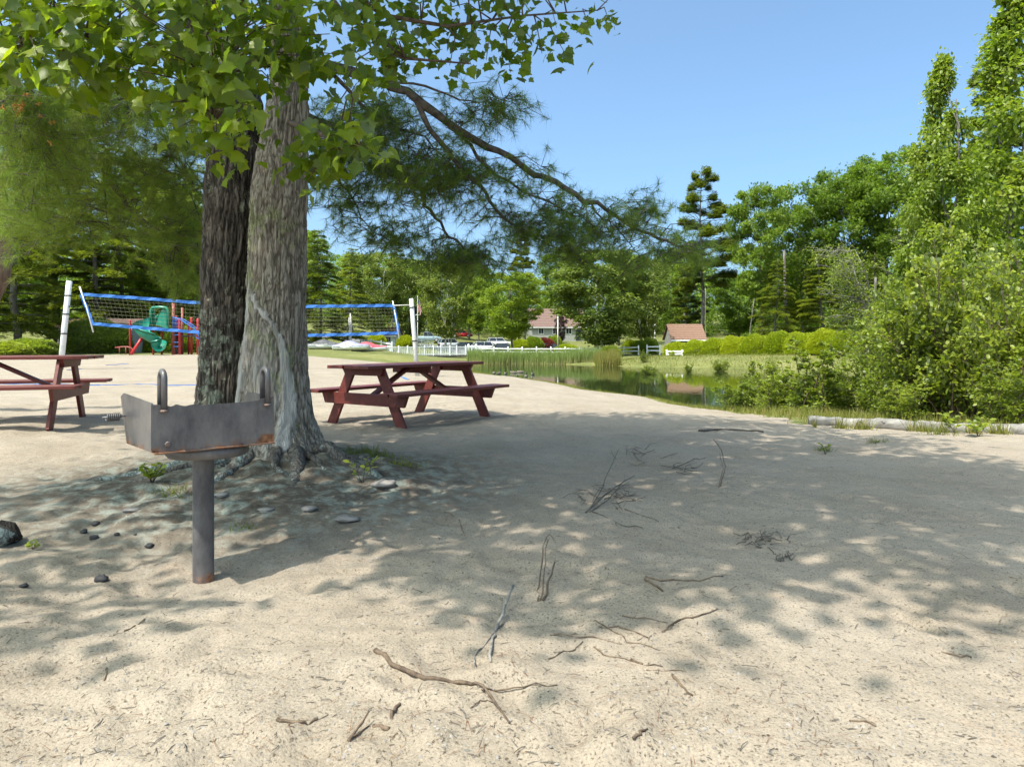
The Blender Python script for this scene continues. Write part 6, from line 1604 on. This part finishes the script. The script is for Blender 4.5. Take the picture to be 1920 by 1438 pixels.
# ================================================================ STICKS, STONES AND LITTER ON THE SAND
def stick(lines, label, mat='twig', cat='stick', group='fallen sticks on the sand', name='fallen_stick'):
    """lines: [(pixel polyline, radius m at start, at end, heights or None)]"""
    o0 = G(*lines[0][0][0]); o = None; mb = MB(); q = random.Random(int(lines[0][0][0][0]))
    for pl, r0, r1, hs in lines:
        r0, r1 = r0*.72, r1*.72; pts = []
        for i, (a, b) in enumerate(pl):
            p = G(a, b); h = (hs[i] if hs else 0); p.z += r0*.5+h; pts.append(p-o0)
        fine = []
        for i in range(len(pts)-1):
            for t in (0, .33, .66):
                p = pts[i].lerp(pts[i+1], t)
                if not hs or max(hs) < .03:
                    wz = tz(p.x+o0.x, p.y+o0.y)-o0.z+r0*.5; p.z = max(p.z, wz)
                fine.append(p+Vector((q.gauss(0, .003), q.gauss(0, .003), q.gauss(0, .002))))
        fine.append(pts[-1]); m = len(fine); mb.tube(fine, [(r0+(r1-r0)*i/(m-1))*(1+.15*q.uniform(-1, 1)) for i in range(m)], 6)
    o = mb.build(name, M[mat]); o.location = o0; tag(o, label, cat, group)
stick([([(703, 1222), (735, 1250), (795, 1273), (850, 1280), (885, 1284), (915, 1300), (935, 1330), (955, 1357)], .011, .004, None), ([(905, 1292), (925, 1296), (985, 1286), (1045, 1284)], .005, .002, None), ([(922, 1316), (900, 1316), (882, 1328)], .003, .002, None), ([(930, 1320), (948, 1335)], .003, .001, None)], 'long bent branch forking at its tip, largest stick on the sunlit sand')
stick([([(962, 1122), (945, 1155), (930, 1185), (921, 1205), (920, 1242)], .009, .007, (.05, .03, 0, 0, 0))], 'thick grey stick leaning out of the shade edge', 'twig_grey')
stick([([(945, 1172), (910, 1205), (890, 1230), (888, 1256)], .004, .003, None)], 'thin pale stick crossing beside the thick grey one', 'twig_grey')
stick([([(1010, 1126), (1008, 1110), (1015, 1085), (1024, 1062)], .006, .003, (0, .03, .07, .13)), ([(1013, 1126), (1020, 1100), (1028, 1068)], .004, .003, (0, .06, .14)), ([(1018, 1128), (1030, 1105), (1040, 1086)], .008, .006, (0, .03, .075)), ([(1024, 1062), (1030, 1060), (1042, 1066)], .003, .002, (.13, .15, .12))], 'upright cluster of stubby sprouts poking from the sand')
stick([([(1030, 1190), (1090, 1195), (1150, 1204), (1165, 1208)], .004, .002, None)], 'thin reddish stick lying level right of the thick grey one')
stick([([(1115, 1163), (1150, 1182), (1180, 1205), (1238, 1220)], .004, .002, None), ([(1142, 1176), (1165, 1176), (1215, 1196)], .005, .003, None)], 'forked stick in the middle of the dappled sand')
stick([([(1168, 1155), (1210, 1160), (1252, 1168)], .004, .002, None)], 'thin stick above the forked one at the shade edge')
stick([([(1243, 1185), (1262, 1170), (1300, 1160), (1346, 1142)], .006, .003, None)], 'curved dark stick rising to the right in the dapples')
stick([([(1208, 1082), (1240, 1090), (1275, 1088), (1310, 1089), (1356, 1081)], .006, .003, None)], 'long curved stick on the shaded sand')
stick([([(1208, 1088), (1225, 1096), (1243, 1109)], .008, .006, None)], 'short stout stick under the long curved one')
stick([([(1113, 1214), (1130, 1228), (1170, 1236), (1205, 1246), (1243, 1250)], .004, .002, None), ([(1180, 1238), (1205, 1246)], .006, .005, None)], 'wavy stick below the forked one')
stick([([(1210, 1257), (1245, 1258), (1286, 1259)], .003, .002, None)], 'straight thin stick just under the wavy one')
stick([([(1260, 1266), (1275, 1285), (1299, 1305)], .006, .005, None)], 'short straight stick slanting down right')
stick([([(1026, 1236), (1050, 1226), (1075, 1220), (1093, 1203)], .004, .002, None)], 'small curved stick left of the wavy one')
stick([([(515, 1352), (545, 1356), (570, 1358), (596, 1350)], .007, .004, None), ([(540, 1355), (548, 1375)], .004, .003, None)], 'knobbly stick near the bottom left of the sunlit sand')
stick([([(656, 1387), (672, 1372), (692, 1355)], .007, .003, (0, .01, .03)), ([(660, 1384), (690, 1362)], .004, .002, None)], 'split stick in the bottom middle')
stick([([(735, 1346), (740, 1332), (749, 1320)], .008, .006, None)], 'short dark crooked stick under the long bent branch')
stick([([(700, 1362), (714, 1363), (729, 1368)], .008, .008, None)], 'short thick stick piece in the bottom middle')
stick([([(1190, 1388), (1202, 1372), (1214, 1367)], .006, .003, None)], 'short stick in the bottom right middle')
stick([([(1590, 1352), (1615, 1353), (1642, 1362)], .004, .003, None)], 'reddish twig near the lower right')
stick([([(1765, 1222), (1790, 1228), (1822, 1233)], .004, .003, None)], 'thin twig on the right sunlit sand')
stick([([(232, 1185), (250, 1175), (272, 1160)], .004, .003, None)], 'dark twig on the left below the grill')
stick([([(197, 1276), (202, 1250), (200, 1232)], .003, .002, None)], 'short twig at lower left pointing up the beach')
stick([([(835, 960), (862, 975), (872, 1005)], .004, .002, None)], 'thin bent twig on shaded sand right of the trunk')
stick([([(1352, 912), (1360, 890), (1352, 870), (1338, 858)], .006, .005, (0, .06, .12, .16)), ([(1346, 915), (1356, 893), (1350, 872)], .004, .003, (0, .05, .1))], 'curved stick standing up from the shaded sand')
stick([([(1312, 809), (1350, 806), (1390, 808), (1432, 811)], .022, .012, None)], 'dark low branch shape standing in for a shadowed rut across the far shade', 'limb')  # dark branch added in place of the shade inside a sand rut
stick([([(1098, 962), (1122, 935), (1140, 905), (1160, 864)], .007, .003, (0, .02, .07, .10)), ([(1098, 962), (1130, 940), (1165, 920), (1190, 905)], .006, .003, (0, .03, .05, .05)), ([(1104, 960), (1140, 945), (1172, 915)], .006, .003, (0, .02, .06)), ([(1110, 960), (1140, 972), (1165, 985), (1205, 990)], .005, .003, None), ([(1120, 940), (1100, 925), (1080, 920)], .005, .003, (.02, .02, .01)), ([(1172, 955), (1200, 965), (1235, 978)], .004, .002, None), ([(1110, 955), (1155, 925), (1180, 918)], .003, .002, (.03, .05, .03)), ([(1110, 950), (1125, 930), (1150, 928)], .004, .002, (.03, .06, .02))], 'tangled heap of twigs with one long shoot on the shaded sand', 'limb', 'brush pile', 'small brush piles', 'brush_pile')
def brush(px, py, w_, n, label, seed):
    q = random.Random(seed); lines = []
    for k in range(n):
        a = (px+q.gauss(0, w_*.35), py+q.gauss(0, w_*.12)); b = (a[0]+q.uniform(-w_*.6, w_*.6), a[1]+q.uniform(-w_*.25, w_*.2)); lines.append(([a, ((a[0]+b[0])/2+q.gauss(0, 3), (a[1]+b[1])/2+q.gauss(0, 2)), b], .004, .002, (q.uniform(0, .02), q.uniform(0, .03), q.uniform(0, .02))))
    stick(lines, label, 'limb', 'brush pile', 'small brush piles', 'brush_pile')
brush(1150, 935, 75, 26, 'fine dry twigs spilling around the tangled heap', 9)
brush(1425, 1015, 55, 26, 'small dark heap of twigs on the right shaded sand', 5)
brush(1470, 1048, 28, 9, 'few crossed twigs just below the dark heap', 6)
brush(1290, 880, 70, 14, 'scatter of twigs left of the standing curved stick', 7)
brush(1200, 850, 70, 12, 'flat scatter of twigs beyond the tangled heap', 8)
def lump(px, py, s, mat, name, label, cat, group, seed, flat=.6):
    c = G(px, py); r = np.random.default_rng(seed); n1, n2 = 12, 8; V = []; F = []
    for i in range(n2+1):
        for j in range(n1):
            a, b = 2*math.pi*j/n1, math.pi*i/n2; d = np.array((math.cos(a)*math.sin(b), math.sin(a)*math.sin(b), math.cos(b))); k = s*(1+.35*float(fbm(d[0:1]*1.6, d[1:2]*1.6, d[2:3]*1.6, s=seed)[0])); V.append((d[0]*k, d[1]*k*.8, d[2]*k*flat))
    for i in range(n2):
        for j in range(n1): F.append((i*n1+j, (i+1)*n1+j, (i+1)*n1+(j+1) % n1, i*n1+(j+1) % n1))
    mb = MB(); mb.add(V, F, True); o = mb.build(name, M[mat]); o.location = c+Vector((0, 0, s*flat*.45)); tag(o, label, cat, group)
for k, (px, py, s, lab) in enumerate(((157, 998, .020, 'leftmost charcoal lump of the cluster left of the grill'), (180, 984, .024, 'charcoal lump at the top of the cluster left of the grill'), (176, 1010, .024, 'bluish charcoal lump at the bottom of the cluster'), (190, 1088, .030, 'large charcoal lump lying alone left of the grill post foot'), (280, 1025, .022, 'charcoal lump between the cluster and the grill post'), (219, 1003, .014, 'small charcoal lump right of the cluster'), (254, 1003, .010, 'tiny charcoal lump nearest the grill post'), (45, 1100, .018, 'charcoal lump at the far left edge of the shade'))):
    lump(px, py, s, 'charcoal', 'charcoal_lump', lab, 'charcoal', 'charcoal lumps on the sand', 50+k)
lump(2, 1015, .09, 'bark_root', 'root_knob', 'lichened knobby root stump at the left edge', 'root', None, 61, .75)
for k, (px, py, s, lab) in enumerate(((248, 958, .05, 'flat ochre stone left of the grill post'), (580, 955, .05, 'ochre stone among the roots below the trunk'), (650, 975, .07, 'long flat pale stone at the root edge'), (500, 958, .05, 'flat mossy stone just right of the grill post'), (720, 910, .09, 'broad flat stone right of the trunk roots'), (415, 930, .05, 'pale stone beside the grill post at the roots'))):
    lump(px, py, s, 'stone', 'stone', lab, 'stone', 'stones among the roots', 70+k, .3)
boul = at(1118, 71); boul.z = max(boul.z, WATER_Z)
mbl = MB(); mbl.lathe([(1.2, -.3), (1.25, .1), (1.0, .5), (.5, .75), (.0, .8)], (0, 0, 0), 14); bo = mbl.build('boulder', M['stone']); bo.location = boul; bo.scale = (1.3, .8, .8); tag(bo, 'reddish boulder in the shade of the drooping birch', 'boulder')
# fine twig litter and needles
r5 = np.random.default_rng(41)
n = 2000; px = r5.uniform(-40, 1960, n); py = 760+r5.random(n)**.75*690; Y = EYE*FPX/(py-HORY); X = (px-960)/FPX*Y
k = turf_mask(X, Y, pond_dist(X, Y)) < .4; X, Y = X[k], Y[k]; n = len(X); Z = terrain(X, Y)+.002
pos = np.stack([X, Y, Z], 1); f = r5.normal(size=(n, 3)); f[:, 2] *= .12; L_ = .005+.035*r5.random(n)**4; L_ *= (1+Y*.16)
sd = nrm(np.cross(nrm(f), np.array((0, 0, 1.0))))*(.0006+.0011*r5.random(n)**2)[:, None]; up_ = np.array((0, 0, .0022)); e = pos+nrm(f)*L_[:, None]; mdp = (pos+e)/2+r5.normal(size=(n, 3))*L_[:, None]*.07; mdp[:, 2] = np.maximum(mdp[:, 2], Z+.001)
V = np.stack([pos-sd, pos+sd, pos+up_, mdp-sd, mdp+sd, mdp+up_, e-sd*.6, e+sd*.6, e+up_*.7], 1).reshape(-1, 3)
tf = np.array([(0, 3, 5, 2), (2, 5, 4, 1), (3, 6, 8, 5), (5, 8, 7, 4)]); F = (tf[None]+(np.arange(n)*9)[:, None, None]).reshape(-1, 4)
tag(link('twig_litter', mesh_np('twig_litter', V, F), None, M['limb']), 'fine dark twig litter strewn over the sand', 'litter', None, 'stuff')
n = 900; px = r5.uniform(-40, 1960, n); py = 800+r5.random(n)*640; Y = EYE*FPX/(py-HORY); X = (px-960)/FPX*Y
k = vnoise(X*1.6, Y*1.6, s=78) > -.1; X, Y = X[k], Y[k]; n = len(X); Z = terrain(X, Y)+.003
f = r5.normal(size=(n, 3)); f[:, 2] = .04*np.abs(f[:, 2]); fn = nrm(f); sd = nrm(np.cross(fn, np.array((0, 0, 1.0))))*.0009; pos = np.stack([X, Y, Z], 1)
V = np.stack([pos-sd, pos+sd, pos+fn*r5.uniform(.04, .09, n)[:, None]], 1).reshape(-1, 3)
tag(link('needle_litter', mesh_np('needle_litter', V, np.arange(n*3).reshape(-1, 3), attrs={'tint': np.repeat(r5.random(n), 3)}), None, M['rust_needles']), 'rusty fallen pine needles on the sand', 'litter', None, 'stuff')
# pebbles
n = 5000; px = r5.uniform(-40, 1960, n); py = 860+r5.random(n)*590; Y = EYE*FPX/(py-HORY); X = (px-960)/FPX*Y; Z = terrain(X, Y)
s = (.0022+.006*r5.random(n)**4); oc = np.array([(1, 0, 0), (0, 1, 0), (-1, 0, 0), (0, -1, 0), (0, 0, .8)]); V = (oc[None]*s[:, None, None]*r5.uniform(.6, 1.3, (n, 1, 3))+np.stack([X, Y, Z], 1)[:, None]).reshape(-1, 3)
tf = np.array([(0, 1, 4), (1, 2, 4), (2, 3, 4), (3, 0, 4)]); F = (tf[None]+(np.arange(n)*5)[:, None, None]).reshape(-1, 3)
tag(link('pebbles', mesh_np('pebbles', V, F), None, M['stone']), 'small grey pebbles scattered in the sand', 'pebbles', None, 'stuff')
